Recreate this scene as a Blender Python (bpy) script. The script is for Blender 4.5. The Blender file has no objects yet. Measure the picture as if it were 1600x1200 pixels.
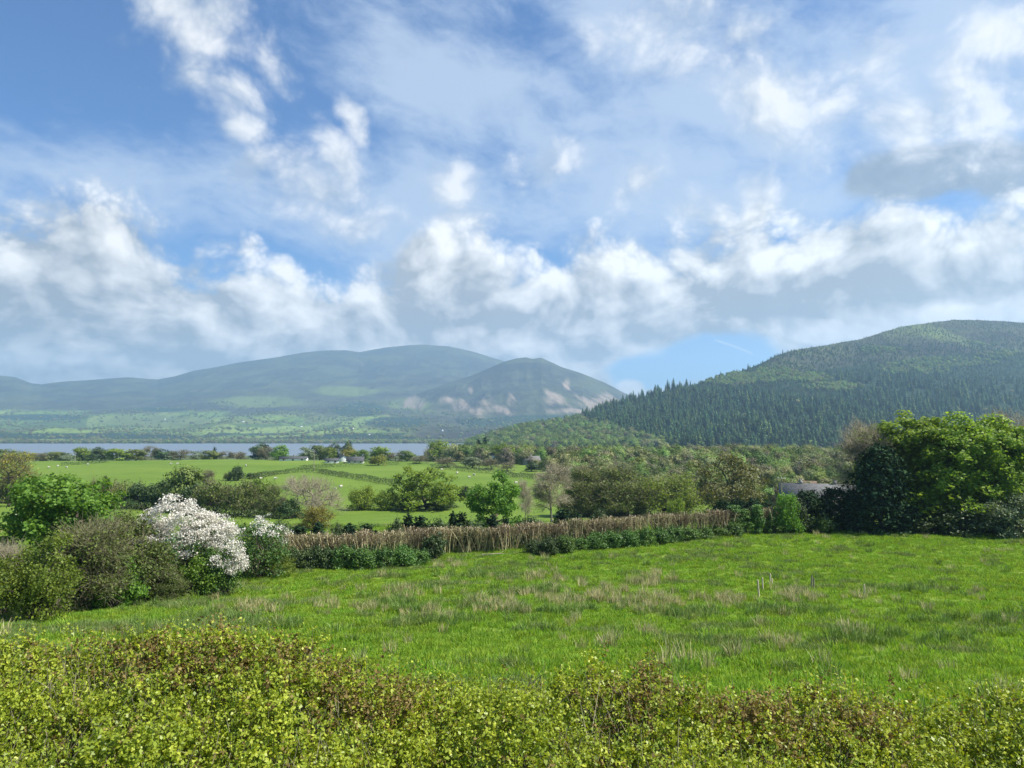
import bpy, bmesh, math, random
import numpy as np
from math import radians, sin, cos, tan, atan, atan2, asin, pi

scene = bpy.context.scene
COL = scene.collection

# ------------------------------------------------------------------ camera
CAMZ = 40.0                       # eye height above the lake, metres
FPX = 1164.0                      # focal length in pixels of the 1600 px wide photograph
PITCH = atan(72.0 / FPX)
cam_data = bpy.data.cameras.new('camera')
cam_data.sensor_width = 36.0
cam_data.lens = FPX / 1600.0 * 36.0
cam_data.clip_start = 0.1
cam_data.clip_end = 40000.0
cam = bpy.data.objects.new('camera', cam_data)
COL.objects.link(cam)
cam.location = (0, 0, CAMZ)
cam.rotation_euler = (pi / 2 + PITCH, 0, 0)
scene.camera = cam

# ------------------------------------------------------------------ light
SUN_EL, SUN_AZ = radians(50), radians(98)      # azimuth measured from the view axis (+Y) to the right
sun_dir = (sin(SUN_AZ) * cos(SUN_EL), cos(SUN_AZ) * cos(SUN_EL), sin(SUN_EL))
sd = bpy.data.lights.new('sun', 'SUN')
sd.energy = 5.0
sd.angle = radians(0.55)
sd.color = (1.0, 0.95, 0.86)
sun = bpy.data.objects.new('sun', sd)
COL.objects.link(sun)
from mathutils import Vector
sun.rotation_euler = Vector(sun_dir).to_track_quat('Z', 'Y').to_euler()
sun.location = (60, 0, 120)

scene.view_settings.view_transform = 'Standard'
scene.view_settings.look = 'None'
scene.view_settings.exposure = 0.92
scene.view_settings.gamma = 1.0
scene.view_settings.use_curve_mapping = False
cy = scene.cycles
cy.max_bounces = 6
cy.diffuse_bounces = 4
cy.glossy_bounces = 2
cy.transmission_bounces = 3
cy.volume_bounces = 1
cy.transparent_max_bounces = 4
cy.use_denoising = True
cy.sample_clamp_indirect = 4.0
cy.use_adaptive_sampling = True


# ------------------------------------------------------------------ node helpers
class S:
    """A float socket with arithmetic; every operation adds a Math node."""
    tree = None

    def __init__(self, sock):
        self.s = sock

    @staticmethod
    def op(kind, *a, clamp=False):
        n = S.tree.nodes.new('ShaderNodeMath')
        n.operation = kind
        n.use_clamp = clamp
        for i, x in enumerate(a):
            if isinstance(x, S):
                S.tree.links.new(x.s, n.inputs[i])
            else:
                n.inputs[i].default_value = float(x)
        return S(n.outputs[0])

    def __add__(a, b): return S.op('ADD', a, b)
    __radd__ = __add__
    def __sub__(a, b): return S.op('SUBTRACT', a, b)
    def __rsub__(a, b): return S.op('SUBTRACT', b, a)
    def __mul__(a, b): return S.op('MULTIPLY', a, b)
    __rmul__ = __mul__
    def __truediv__(a, b): return S.op('DIVIDE', a, b)
    def sat(a): return S.op('ADD', a, 0.0, clamp=True)
    def max(a, b): return S.op('MAXIMUM', a, b)
    def min(a, b): return S.op('MINIMUM', a, b)
    def pow(a, b): return S.op('POWER', a, b)
    def step(a, lo, hi):                              # smoothstep
        n = S.tree.nodes.new('ShaderNodeMapRange')
        n.interpolation_type = 'SMOOTHSTEP'
        S.tree.links.new(a.s, n.inputs[0])
        n.inputs[1].default_value, n.inputs[2].default_value = lo, hi
        n.inputs[3].default_value, n.inputs[4].default_value = 0.0, 1.0
        return S(n.outputs[0])


def smax(a, b, k):
    return S.op('SMOOTH_MAX', a, b, k)


def vec(x, y, z=0.0):
    n = S.tree.nodes.new('ShaderNodeCombineXYZ')
    for i, v in enumerate((x, y, z)):
        if isinstance(v, S):
            S.tree.links.new(v.s, n.inputs[i])
        else:
            n.inputs[i].default_value = v
    return n.outputs[0]


def noise(v, scale=1.0, detail=4.0, rough=0.5, dist=0.0, out=0):
    n = S.tree.nodes.new('ShaderNodeTexNoise')
    if v is not None:
        S.tree.links.new(v, n.inputs['Vector'])
    n.inputs['Scale'].default_value = scale
    n.inputs['Detail'].default_value = detail
    n.inputs['Roughness'].default_value = rough
    n.inputs['Distortion'].default_value = dist
    return S(n.outputs[out]) if out == 0 else n.outputs[1]


def mixc(f, a, b, mode='MIX'):
    n = S.tree.nodes.new('ShaderNodeMix')
    n.data_type = 'RGBA'
    n.blend_type = mode
    n.clamp_factor = True
    for sock, v in ((n.inputs[0], f), (n.inputs[6], a), (n.inputs[7], b)):
        if isinstance(v, S):
            S.tree.links.new(v.s, sock)
        elif isinstance(v, bpy.types.NodeSocket):
            S.tree.links.new(v, sock)
        elif isinstance(v, (int, float)):
            sock.default_value = v
        else:
            sock.default_value = (*v, 1.0)
    return n.outputs[2]


def px_dir(px, py):
    u, w = (px - 800.0) / FPX, (600.0 - py) / FPX
    y = cos(PITCH) - w * sin(PITCH)
    z = sin(PITCH) + w * cos(PITCH)
    return u, y, z


def px_ae(px, py):
    x, y, z = px_dir(px, py)
    return atan2(x, y), atan2(z, math.hypot(x, y))


# ------------------------------------------------------------------ sky: Nishita blue with cloud layers by direction
world = bpy.data.worlds.new('World')
scene.world = world
world.use_nodes = True
world.cycles.sampling_method = 'NONE'
WT = world.node_tree
WT.nodes.clear()
S.tree = WT
sky = WT.nodes.new('ShaderNodeTexSky')
sky.sky_type = 'NISHITA'
sky.sun_disc = False
sky.sun_elevation = SUN_EL
sky.sun_rotation = SUN_AZ
sky.air_density = 1.0
sky.dust_density = 0.6
sky.ozone_density = 2.0
tc = WT.nodes.new('ShaderNodeTexCoord')
sep = WT.nodes.new('ShaderNodeSeparateXYZ')
WT.links.new(tc.outputs['Generated'], sep.inputs[0])
X, Y, Z = (S(sep.outputs[i]) for i in range(3))
AZ = S.op('ARCTAN2', X, Y)
EL = S.op('ARCSINE', Z)

warp_n = noise(vec(AZ * 5.0, EL * 6.0, 3.7), 1.0, 3.0, 0.55, out=1)
wsep = WT.nodes.new('ShaderNodeSeparateColor')
WT.links.new(warp_n, wsep.inputs[0])
wu = (S(wsep.outputs[0]) - 0.5)
wv = (S(wsep.outputs[1]) - 0.5)
wb = (S(wsep.outputs[2]) - 0.5)
A2 = AZ + wu * 0.09
E2 = EL + wv * 0.07

def fbm(a, e, scale, seed, detail=7.0, rough=0.56, stretch=1.25):
    n = noise(vec(a + seed, e * stretch), scale, detail, rough)
    n.s.node.noise_dimensions = '2D'
    return n - 0.5

def puffs(a, e, scale, seed, detail=3.0, rough=0.5, stretch=1.2):
    """Rounded billows: high at the middle of each cell."""
    n = S.tree.nodes.new('ShaderNodeTexVoronoi')
    n.voronoi_dimensions = '2D'
    n.feature = 'F1'
    S.tree.links.new(vec(a + seed, e * stretch), n.inputs['Vector'])
    n.inputs['Scale'].default_value = scale
    n.inputs['Detail'].default_value = detail
    n.inputs['Roughness'].default_value = rough
    n.inputs['Lacunarity'].default_value = 2.3
    return 0.46 - S(n.outputs['Distance'])


SC = 6.0
N0 = fbm(A2, E2, SC, 0.3, 10.0, 0.57)
N1 = fbm(A2 + 0.040, E2 + 0.034, SC, 0.3, 2.5, 0.5)
V0 = puffs(A2, E2, 11.0, 1.3, 3.0, 0.55)
V1 = puffs(A2 + 0.016, E2 + 0.018, 11.0, 1.3, 2.0, 0.5)
NM = fbm(A2, E2, 19.0, 4.4, 8.0, 0.58)
RELIEF = (N0 - N1) * 0.7 + (V0 - V1) * 0.55       # lit where the cloud thins toward the sun
NF = fbm(A2, E2, 40.0, 5.1, 5.0, 0.6)
NBIG = fbm(AZ, EL, 3.2, 8.8, 3.0, 0.5)


def blob(px, py, rx, ry, rot=0.0, w=1.0):
    a0, e0 = px_ae(px, py)
    k = cos(a0)
    ra, re = rx / FPX * k, ry / FPX * k
    c, s = cos(radians(rot)), sin(radians(rot))
    da, de = A2 - a0, E2 - e0
    p = (da * (c / ra) + de * (s / ra))
    q = (de * (c / re) - da * (s / re))
    d = S.op('SQRT', p * p + q * q)
    return (1.0 - d) * w


def blobs(lst, k=0.25):
    m = None
    for b in lst:
        v = blob(*b)
        m = v if m is None else smax(m, v, k)
    return m


# soft high veil
veil_m = blobs([(1150, 190, 520, 170, -6), (1000, 300, 360, 110), (700, 120, 260, 110, -20), (180, 290, 330, 80),
                (960, 40, 180, 130), (1450, 120, 300, 240), (640, 330, 200, 120)], 0.5)
vn = noise(vec(A2 * 2.4 + E2 * 1.2, E2 * 4.2, 1.9), 3.6, 8.0, 0.62) - 0.5
veil = (veil_m * 0.85 + vn * 2.1 + 0.10).step(-0.15, 0.85)

# separate cumulus puffs and towers
puff_m = blobs([
    (335, 30, 150, 110, -15), (425, 90, 60, 90, 15), (260, -10, 150, 80), (320, 140, 130, 60),
    (545, 185, 38, 60, 15, 1.5), (515, 245, 54, 84, 25, 1.5), (485, 300, 120, 90, 0, 1.3), (368, 208, 48, 40, 0, 1.4), (378, 265, 50, 72),
    (560, 350, 150, 90), (712, 350, 84, 66, 0, 1.3), (702, 288, 70, 66, 0, 1.3), (660, 400, 140, 80),
    (850, 255, 125, 62), (1005, 290, 80, 58, 30, 1.2), (1100, 318, 70, 48), (1178, 300, 52, 76, 0, 1.2),
    (1225, 150, 215, 125, -20, 1.2), (1310, 165, 80, 70), (1535, 165, 180, 125), (1430, 190, 120, 80), (1560, 35, 190, 120, 0, 1.2), (1380, 80, 130, 95),
    (1030, 30, 150, 110), (1160, 60, 110, 80)], 0.3)
puff_d = puff_m * 1.25 + N0 * 1.3 + V0 * 0.7 + NM * 0.7 + NF * 0.25 + 0.02
puff = puff_d.step(-0.08, 1.25)

# dark flat cloud on the right
dark_m = blobs([(1470, 275, 190, 52, 2), (1590, 268, 140, 70), (1370, 290, 90, 30)], 0.25)
dark = (dark_m * 1.2 + N0 * 1.6).step(0.0, 0.55)

# the long bank above the hills: its top edge follows a curve over azimuth
top_pts = [(-600, 330), (-60, 330), (0, 322), (50, 312), (110, 302), (170, 306), (230, 332), (300, 372), (380, 400), (470, 412), (520, 412), (570, 398),
           (620, 376), (680, 352), (750, 350), (775, 392), (850, 398), (955, 372), (1010, 385), (1075, 352), (1140, 340),
           (1180, 320), (1215, 352), (1250, 325), (1400, 325), (1600, 312), (2200, 320)]
fc = WT.nodes.new('ShaderNodeFloatCurve')
cm = fc.mapping.curves[0]
cm.points[0].location = (0, 0.5)
cm.points[1].location = (1, 0.5)
A_LO, A_HI = -1.2, 1.2
pts = []
for p, q in top_pts:
    a, e = px_ae(p, q)
    pts.append(((a - A_LO) / (A_HI - A_LO), e / 0.5))
cm.points[0].location = (0, pts[0][1])
cm.points[1].location = (1, pts[-1][1])
for a, e in pts:
    cm.points.new(a, e)
fc.mapping.update()
WT.links.new(((AZ + wu * 0.03 - A_LO) / (A_HI - A_LO)).sat().s, fc.inputs['Value'])
VTOP = S(fc.outputs[0]) * 0.5
depth = VTOP - E2                                # how far below the bank's top edge, radians
NB = V0 * 0.55 + N0 * 0.5
BREL = RELIEF
bank_d = depth * 15.0 + V0 * 0.85 + N0 * 1.25 + NM * 0.8 + NF * 0.3 + 0.5
bank = bank_d.step(-0.05, 0.8)
# openings in the bank: clear blue above the right hill
gap = blobs([(1110, 560, 135, 52, 0), (1010, 580, 80, 40)], 0.3)
gapm = (gap * 1.3 + N0 * 1.0 - wb * 0.2).step(0.05, 0.5)
small = blobs([(985, 602, 26, 20), (1290, 515, 120, 22, -6), (1440, 495, 100, 22), (1560, 480, 80, 26), (905, 578, 22, 12)], 0.2)
smallm = (small * 1.3 + N0 * 1.6).step(0.0, 0.6)

# shading of the clouds
WHITE, GREY, LOW = (0.86, 0.87, 0.88), (0.40, 0.42, 0.44), (0.32, 0.335, 0.345)
relief = (RELIEF * 1.6)
pw = blobs([(430, 60, 60, 110, 15), (530, 200, 50, 90, 20), (375, 205, 40, 34), (700, 280, 50, 50), (1280, 165, 90, 55), (1550, 150, 90, 60), (1570, 40, 90, 60), (890, 250, 50, 40)], 0.3).max(0.0)
puff_l = (0.50 + relief + NBIG * 0.4 + pw * 0.7).sat()
puff_c = mixc(puff_l, (0.42, 0.49, 0.60), (0.95, 0.95, 0.95))
streak = noise(vec(A2 * 3.2, E2 * 15.0, 6.2), 1.5, 6.0, 0.55) - 0.5
deep = depth.step(0.02, 0.17)
whites = blobs([(20, 388, 62, 45), (175, 322, 110, 28, -8), (395, 408, 75, 22, -14), (490, 432, 55, 24), (715, 360, 62, 40), (985, 402, 55, 36), (1080, 420, 70, 40), (1235, 412, 80, 28),
                (1490, 372, 60, 45), (1580, 330, 50, 40), (1210, 345, 60, 22), (860, 420, 60, 26), (1290, 512, 110, 20), (1440, 500, 90, 16)], 0.3).max(0.0)
darks = blobs([(60, 510, 130, 60), (330, 470, 200, 34), (620, 500, 130, 30), (860, 500, 260, 36), (1250, 480, 200, 30), (640, 400, 70, 50), (930, 545, 90, 34), (1400, 440, 120, 40), (250, 560, 220, 20)], 0.3).max(0.0)
bank_l = (0.58 - deep * 0.20 + BREL * (1.45 - deep * 0.1) + NBIG * 0.75 + streak * deep * 2.4 + whites * (0.55 + NB * 1.6) - darks * (0.44 + NM * 0.9)).sat()
bank_c = mixc(bank_l, mixc(deep, GREY, LOW), mixc(deep, (1.12, 1.10, 1.06), (0.98, 0.95, 0.90)))
dark_c = mixc((0.35 + relief * 0.6 + NF * 0.3).sat(), (0.26, 0.31, 0.39), (0.44, 0.48, 0.55))

K = 10.0                                         # cloud radiances are given for display, the background runs at 1/K
def kmul(c):
    return mixc(1.0, c, (K, K, K), 'MULTIPLY')

base = mixc(1.0, sky.outputs[0], (0.58, 0.90, 1.30), 'MULTIPLY')
horizon_f = (1.0 - EL.step(-0.02, 0.28)) * 0.35
c = mixc(horizon_f, base, kmul((0.42, 0.58, 0.80)))
c = mixc(veil * 0.80, c, kmul((0.53, 0.63, 0.79)))
# condensation trail
t0, t1 = px_ae(1112, 530), px_ae(1182, 556)
tl = math.hypot(t1[0] - t0[0], t1[1] - t0[1])
tx, ty = (t1[0] - t0[0]) / tl, (t1[1] - t0[1]) / tl
ta = (AZ - t0[0]) * tx + (EL - t0[1]) * ty
tn = (EL - t0[1]) * tx - (AZ - t0[0]) * ty - (ta * (tl - ta)) * 1.6
trail = (1.0 - S.op('ABSOLUTE', tn) / 0.0022).sat() * ta.step(0.0, 0.01) * (1.0 - ta.step(tl - 0.012, tl))
c = mixc(trail * 0.45, c, kmul((0.80, 0.84, 0.88)))
c = mixc(dark * 0.93, c, kmul(dark_c))
c = mixc(puff * 0.9, c, kmul(puff_c))
c = mixc(bank * (1.0 - gapm) * 0.97, c, kmul(bank_c))
c = mixc(smallm * 0.85, c, kmul(mixc((0.75 + relief).sat(), GREY, (0.86, 0.86, 0.86))))
bg = WT.nodes.new('ShaderNodeBackground')
WT.links.new(c, bg.inputs[0])
bg.inputs[1].default_value = 0.058           # the picture is exposed 0.92 stops up
wo = WT.nodes.new('ShaderNodeOutputWorld')
WT.links.new(bg.outputs[0], wo.inputs[0])


# ------------------------------------------------------------------ object helpers
def mesh_np(name, v, f, mat=None, smooth=False, attrs=None):
    """Mesh from numpy arrays; f is (n, 3) or (n, 4), or a list of such arrays."""
    fs = f if isinstance(f, list) else [f]
    fs = [np.asarray(q, dtype=np.int32) for q in fs if len(q)]
    me = bpy.data.meshes.new(name)
    v = np.asarray(v, dtype=np.float32)
    me.vertices.add(len(v))
    me.vertices.foreach_set('co', v.ravel())
    loops = np.concatenate([q.ravel() for q in fs])
    sizes = np.concatenate([np.full(len(q), q.shape[1], dtype=np.int32) for q in fs])
    me.loops.add(len(loops))
    me.loops.foreach_set('vertex_index', loops)
    me.polygons.add(len(sizes))
    starts = np.concatenate([[0], np.cumsum(sizes)[:-1]]).astype(np.int32)
    me.polygons.foreach_set('loop_start', starts)
    me.polygons.foreach_set('loop_total', sizes)
    if smooth:
        me.polygons.foreach_set('use_smooth', np.ones(len(sizes), dtype=bool))
    for k, a in (attrs or {}).items():
        at = me.attributes.new(k, 'FLOAT', 'POINT')
        at.data.foreach_set('value', np.asarray(a, dtype=np.float32))
    me.update(calc_edges=True)
    if mat:
        me.materials.append(mat)
    return me


def link(name, data, parent=None, loc=None):
    o = bpy.data.objects.new(name, data)
    COL.objects.link(o)
    if parent is not None:
        o.parent = parent
    if loc is not None:
        o.location = loc
    return o


def tag(o, label, cat, group=None):
    o['label'] = label
    o['category'] = cat
    if group:
        o['group'] = group
    return o


def thing(name, label, cat, loc, rotz=0.0, scale=(1, 1, 1), group=None):
    o = link(name, None, None, loc)
    o.empty_display_size = 0.5
    o.rotation_euler = (0, 0, rotz)
    o.scale = scale
    return tag(o, label, cat, group)


def kind(o, k):
    o['kind'] = k
    return o


class MB:
    """Collects vertices and faces of one mesh part."""
    def __init__(self):
        self.v, self.q, self.t, self.n, self.a = [], [], [], 0, []

    def add(self, v, q=None, t=None, a=None):
        v = np.asarray(v, dtype=np.float64).reshape(-1, 3)
        if q is not None and len(q):
            self.q.append(np.asarray(q) + self.n)
        if t is not None and len(t):
            self.t.append(np.asarray(t) + self.n)
        self.v.append(v)
        self.a.append(np.full(len(v), 0.5) if a is None else np.asarray(a, dtype=np.float64))
        self.n += len(v)

    def box(self, c, s, rotz=0.0):
        x, y, z = (d / 2 for d in s)
        v = np.array([[-x, -y, -z], [x, -y, -z], [x, y, -z], [-x, y, -z], [-x, -y, z], [x, -y, z], [x, y, z], [-x, y, z]])
        cr, sr = cos(rotz), sin(rotz)
        v = np.stack([v[:, 0] * cr - v[:, 1] * sr, v[:, 0] * sr + v[:, 1] * cr, v[:, 2]], 1) + np.array(c)
        self.add(v, [[0, 3, 2, 1], [4, 5, 6, 7], [0, 1, 5, 4], [1, 2, 6, 5], [2, 3, 7, 6], [3, 0, 4, 7]])

    def tubes(self, p0, p1, r0, r1, n=4, a=None):
        p0, p1 = np.asarray(p0, float).reshape(-1, 3), np.asarray(p1, float).reshape(-1, 3)
        m = len(p0)
        if m == 0:
            return
        r0, r1 = np.broadcast_to(np.asarray(r0, float), (m,)), np.broadcast_to(np.asarray(r1, float), (m,))
        d = p1 - p0
        d /= np.linalg.norm(d, axis=1, keepdims=True) + 1e-9
        ref = np.where(np.abs(d[:, 2:3]) > 0.9, np.array([[1.0, 0, 0]]), np.array([[0, 0, 1.0]]))
        u = np.cross(d, ref)
        u /= np.linalg.norm(u, axis=1, keepdims=True) + 1e-9
        w = np.cross(d, u)
        an = np.arange(n) * 2 * pi / n
        ring = u[:, None, :] * np.cos(an)[None, :, None] + w[:, None, :] * np.sin(an)[None, :, None]
        A = p0[:, None, :] + ring * r0[:, None, None]
        B = p1[:, None, :] + ring * r1[:, None, None]
        V = np.concatenate([A, B], 1).reshape(-1, 3)
        i = np.arange(n)
        j = (i + 1) % n
        q = np.stack([i, j, j + n, i + n], 1)
        Q = (q[None] + (np.arange(m) * 2 * n)[:, None, None]).reshape(-1, 4)
        caps = []
        if n == 4:
            caps = (np.array([[4, 5, 6, 7]])[None] + (np.arange(m) * 8)[:, None, None]).reshape(-1, 4)
            Q = np.concatenate([Q, caps])
        self.add(V, Q, a=None if a is None else np.repeat(a, 2 * n))

    def mesh(self, name, mat=None, smooth=False):
        f = []
        if self.q:
            f.append(np.concatenate(self.q))
        if self.t:
            f.append(np.concatenate(self.t))
        return mesh_np(name, np.concatenate(self.v), f, mat, smooth, {'rnd': np.concatenate(self.a)})

    def build(self, name, mat, parent=None, loc=None, smooth=False):
        return link(name, self.mesh(name, mat, smooth), parent, loc)


def two_mats(name, A, ma, B, mb_):
    """One part of two materials, such as a crown of leaves and fine twigs."""
    qa, ta = sum(len(q) for q in A.q), sum(len(q) for q in A.t)
    C = MB()
    C.v, C.a, C.n = A.v + B.v, A.a + B.a, A.n + B.n
    C.q = A.q + [q + A.n for q in B.q]
    C.t = A.t + [t + A.n for t in B.t]
    me = C.mesh(name, ma)
    me.materials.append(mb_)
    qb = sum(len(q) for q in B.q)
    idx = np.concatenate([np.zeros(qa), np.ones(qb), np.zeros(ta), np.ones(sum(len(t) for t in B.t))]).astype(np.int32)
    me.polygons.foreach_set('material_index', idx)
    return me


def unit(v):
    return v / (np.linalg.norm(v, axis=-1, keepdims=True) + 1e-9)


def leaves(mb, c, size, rng, bias=None, bw=0.6, wide=0.36, fold=0.12, a=None, down=0.0):
    """Leaf-shaped faces (folded diamonds) at the centres c."""
    n = len(c)
    if n == 0:
        return
    nrm = rng.normal(size=(n, 3))
    if bias is not None:
        nrm = unit(nrm) + bias * bw
    nrm = unit(nrm)
    t = rng.normal(size=(n, 3))
    t[:, 2] -= down
    t = unit(t - nrm * np.sum(t * nrm, 1, keepdims=True))
    b = np.cross(nrm, t)
    s = (np.asarray(size) * np.ones(n))[:, None]
    v = np.stack([c - t * s * 0.5, c + b * s * wide + nrm * s * fold - t * s * 0.05, c + t * s * 0.5, c - b * s * wide + nrm * s * fold - t * s * 0.05], 1).reshape(-1, 3)
    q = np.arange(4 * n).reshape(n, 4)
    r = rng.random(n) if a is None else a
    mb.add(v, q, a=np.repeat(r, 4))


# ------------------------------------------------------------------ materials
def new_mat(name):
    m = bpy.data.materials.new(name)
    m.use_nodes = True
    nt = m.node_tree
    nt.nodes.clear()
    S.tree = nt
    out = nt.nodes.new('ShaderNodeOutputMaterial')
    return m, nt, out


def attr(name):
    n = S.tree.nodes.new('ShaderNodeAttribute')
    n.attribute_name = name
    return S(n.outputs['Fac'])


def objrand():
    return S(S.tree.nodes.new('ShaderNodeObjectInfo').outputs['Random'])


def obj_co():
    return S.tree.nodes.new('ShaderNodeTexCoord').outputs['Object']


def pos():
    return S.tree.nodes.new('ShaderNodeNewGeometry').outputs['Position']


def ramp(f, stops):
    n = S.tree.nodes.new('ShaderNodeValToRGB')
    S.tree.links.new(f.s, n.inputs[0])
    e = n.color_ramp.elements
    while len(e) < len(stops):
        e.new(0.5)
    for k, (p, col) in enumerate(stops):
        e[k].position = p
        e[k].color = (*col, 1)
    return n.outputs[0]


def leaf_mat(name, stops, trans=0.35, spec=0.25, rough=0.55, tcol=(1.15, 1.1, 0.55), objvar=0.15, gain=1.5):
    m, nt, out = new_mat(name)
    r = attr('rnd')
    col = ramp(r, [(p, tuple(min(v * gain, 0.9) for v in c)) for p, c in stops])
    if objvar:
        o = objrand()
        hs = nt.nodes.new('ShaderNodeHueSaturation')
        nt.links.new((0.5 + (o - 0.5) * (0.03 * objvar / 0.15)).s, hs.inputs['Hue'])
        nt.links.new((1.0 + (S.op('FRACT', o * 7.3) - 0.5) * (2.4 * objvar)).s, hs.inputs['Value'])
        nt.links.new(col, hs.inputs['Color'])
        col = hs.outputs[0]
    p = nt.nodes.new('ShaderNodeBsdfPrincipled')
    nt.links.new(col, p.inputs['Base Color'])
    p.inputs['Roughness'].default_value = rough
    p.inputs['Specular IOR Level'].default_value = spec
    if trans > 0:
        tr = nt.nodes.new('ShaderNodeBsdfTranslucent')
        nt.links.new(mixc(1.0, col, tcol, 'MULTIPLY'), tr.inputs['Color'])
        mx = nt.nodes.new('ShaderNodeMixShader')
        mx.inputs[0].default_value = trans
        nt.links.new(p.outputs[0], mx.inputs[1])
        nt.links.new(tr.outputs[0], mx.inputs[2])
        nt.links.new(mx.outputs[0], out.inputs[0])
    else:
        nt.links.new(p.outputs[0], out.inputs[0])
    return m


def plain_mat(name, c0, c1, scale=6.0, rough=0.8, bump=0.0, detail=5.0, spec=0.3, coords='Object', stretch=None):
    m, nt, out = new_mat(name)
    co = nt.nodes.new('ShaderNodeTexCoord').outputs[coords]
    if stretch:
        mp = nt.nodes.new('ShaderNodeMapping')
        mp.inputs['Scale'].default_value = stretch
        nt.links.new(co, mp.inputs[0])
        co = mp.outputs[0]
    f = noise(co, scale, detail, 0.6)
    p = nt.nodes.new('ShaderNodeBsdfPrincipled')
    nt.links.new(mixc(f.step(0.3, 0.7), c0, c1), p.inputs['Base Color'])
    p.inputs['Roughness'].default_value = rough
    p.inputs['Specular IOR Level'].default_value = spec
    if bump:
        b = nt.nodes.new('ShaderNodeBump')
        b.inputs['Strength'].default_value = bump
        b.inputs['Distance'].default_value = 0.05
        nt.links.new(f.s, b.inputs['Height'])
        nt.links.new(b.outputs[0], p.inputs['Normal'])
    nt.links.new(p.outputs[0], out.inputs[0])
    return m


M = {}
M['bark'] = plain_mat('bark', (0.055, 0.042, 0.03), (0.14, 0.115, 0.085), 9.0, 0.9, 0.6, stretch=(1, 1, 0.25))
M['pale_bark'] = plain_mat('pale_bark', (0.16, 0.135, 0.10), (0.34, 0.30, 0.23), 9.0, 0.9, 0.6, stretch=(1, 1, 0.25))
M['twig'] = plain_mat('twig', (0.12, 0.108, 0.056), (0.24, 0.218, 0.125), 3.0, 0.9)
M['pale_twig'] = plain_mat('pale_twig', (0.24, 0.205, 0.14), (0.42, 0.365, 0.26), 3.0, 0.9)
# fresh spring foliage of different kinds
M['sycamore'] = leaf_mat('sycamore_leaves', [(0.0, (0.040, 0.085, 0.012)), (0.5, (0.075, 0.150, 0.020)), (1.0, (0.13, 0.215, 0.032))], 0.45, gain=1.7)
M['oak'] = leaf_mat('oak_leaves', [(0.0, (0.050, 0.082, 0.012)), (0.5, (0.098, 0.148, 0.020)), (1.0, (0.17, 0.22, 0.036))], 0.45, gain=1.7)
M['olive'] = leaf_mat('olive_leaves', [(0.0, (0.048, 0.066, 0.015)), (0.5, (0.088, 0.116, 0.026)), (1.0, (0.150, 0.178, 0.044))], 0.30)
M['lime'] = leaf_mat('lime_leaves', [(0.0, (0.050, 0.082, 0.012)), (0.5, (0.094, 0.136, 0.018)), (1.0, (0.17, 0.21, 0.032))], 0.40)
M['gold'] = leaf_mat('gold_leaves', [(0.0, (0.075, 0.075, 0.014)), (0.5, (0.150, 0.150, 0.022)), (1.0, (0.25, 0.23, 0.040))], 0.38)
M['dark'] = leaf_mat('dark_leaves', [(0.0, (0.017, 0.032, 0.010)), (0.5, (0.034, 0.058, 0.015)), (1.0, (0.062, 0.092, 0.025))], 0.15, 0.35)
M['bramble'] = leaf_mat('bramble_leaves', [(0.0, (0.026, 0.060, 0.014)), (0.5, (0.056, 0.112, 0.022)), (1.0, (0.105, 0.175, 0.035))], 0.28, 0.35)
M['cypress'] = leaf_mat('cypress_sprays', [(0.0, (0.008, 0.020, 0.011)), (0.5, (0.017, 0.038, 0.018)), (1.0, (0.034, 0.062, 0.025))], 0.08, 0.05, 0.8, gain=1.2)
M['russet'] = leaf_mat('russet_leaves', [(0.0, (0.044, 0.048, 0.016)), (0.5, (0.082, 0.086, 0.030)), (1.0, (0.130, 0.130, 0.048))], 0.28)
M['greygreen'] = leaf_mat('grey_green_leaves', [(0.0, (0.055, 0.080, 0.040)), (0.5, (0.10, 0.130, 0.065)), (1.0, (0.17, 0.20, 0.11))], 0.25)
M['blossom'] = leaf_mat('blossom_petals', [(0.0, (0.52, 0.48, 0.40)), (0.5, (0.68, 0.645, 0.56)), (1.0, (0.78, 0.75, 0.67))], 0.30, 0.2, 0.6, (1, 1, 1), 0, 1.0)


# ------------------------------------------------------------------ tree generator
def skeleton(pts, base, trunk_top, bend=0.0):
    """Greedy branch tree: every crown point hangs on the nearest earlier node; pipe-model thickness."""
    nt = 6
    P = [base + (trunk_top - base) * (k / (nt - 1)) for k in range(nt)]
    par = [-1] + list(range(nt - 1))
    order = np.argsort(np.linalg.norm(pts - trunk_top, axis=1))
    arr = np.zeros((nt + len(pts) * 2, 3))
    arr[:nt] = np.array(P)
    plen = np.zeros(len(arr))
    plen[:nt] = np.linalg.norm(arr[:nt] - base, axis=1)
    n = nt
    for i in order:
        p = pts[i]
        d = np.linalg.norm(arr[1:n] - p, axis=1)
        rise = np.clip(arr[1:n, 2] - p[2] + 0.15 * d, 0, None)
        k = int(np.argmin(d + 0.25 * plen[1:n] + 1.2 * rise)) + 1
        mid = (arr[k] + p) / 2
        mid[2] += 0.06 * np.linalg.norm(p - arr[k])
        arr[n] = mid
        par.append(k)
        plen[n] = plen[k] + d[k - 1] / 2
        arr[n + 1] = p
        par.append(n)
        plen[n + 1] = plen[k] + d[k - 1]
        n += 2
    cnt = np.zeros(n)
    par = np.array(par)
    for i in range(n - 1, 0, -1):
        cnt[i] = max(cnt[i], 1)
        cnt[par[i]] += cnt[i] if i >= nt or True else 0
    return arr[:n], par, cnt


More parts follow.
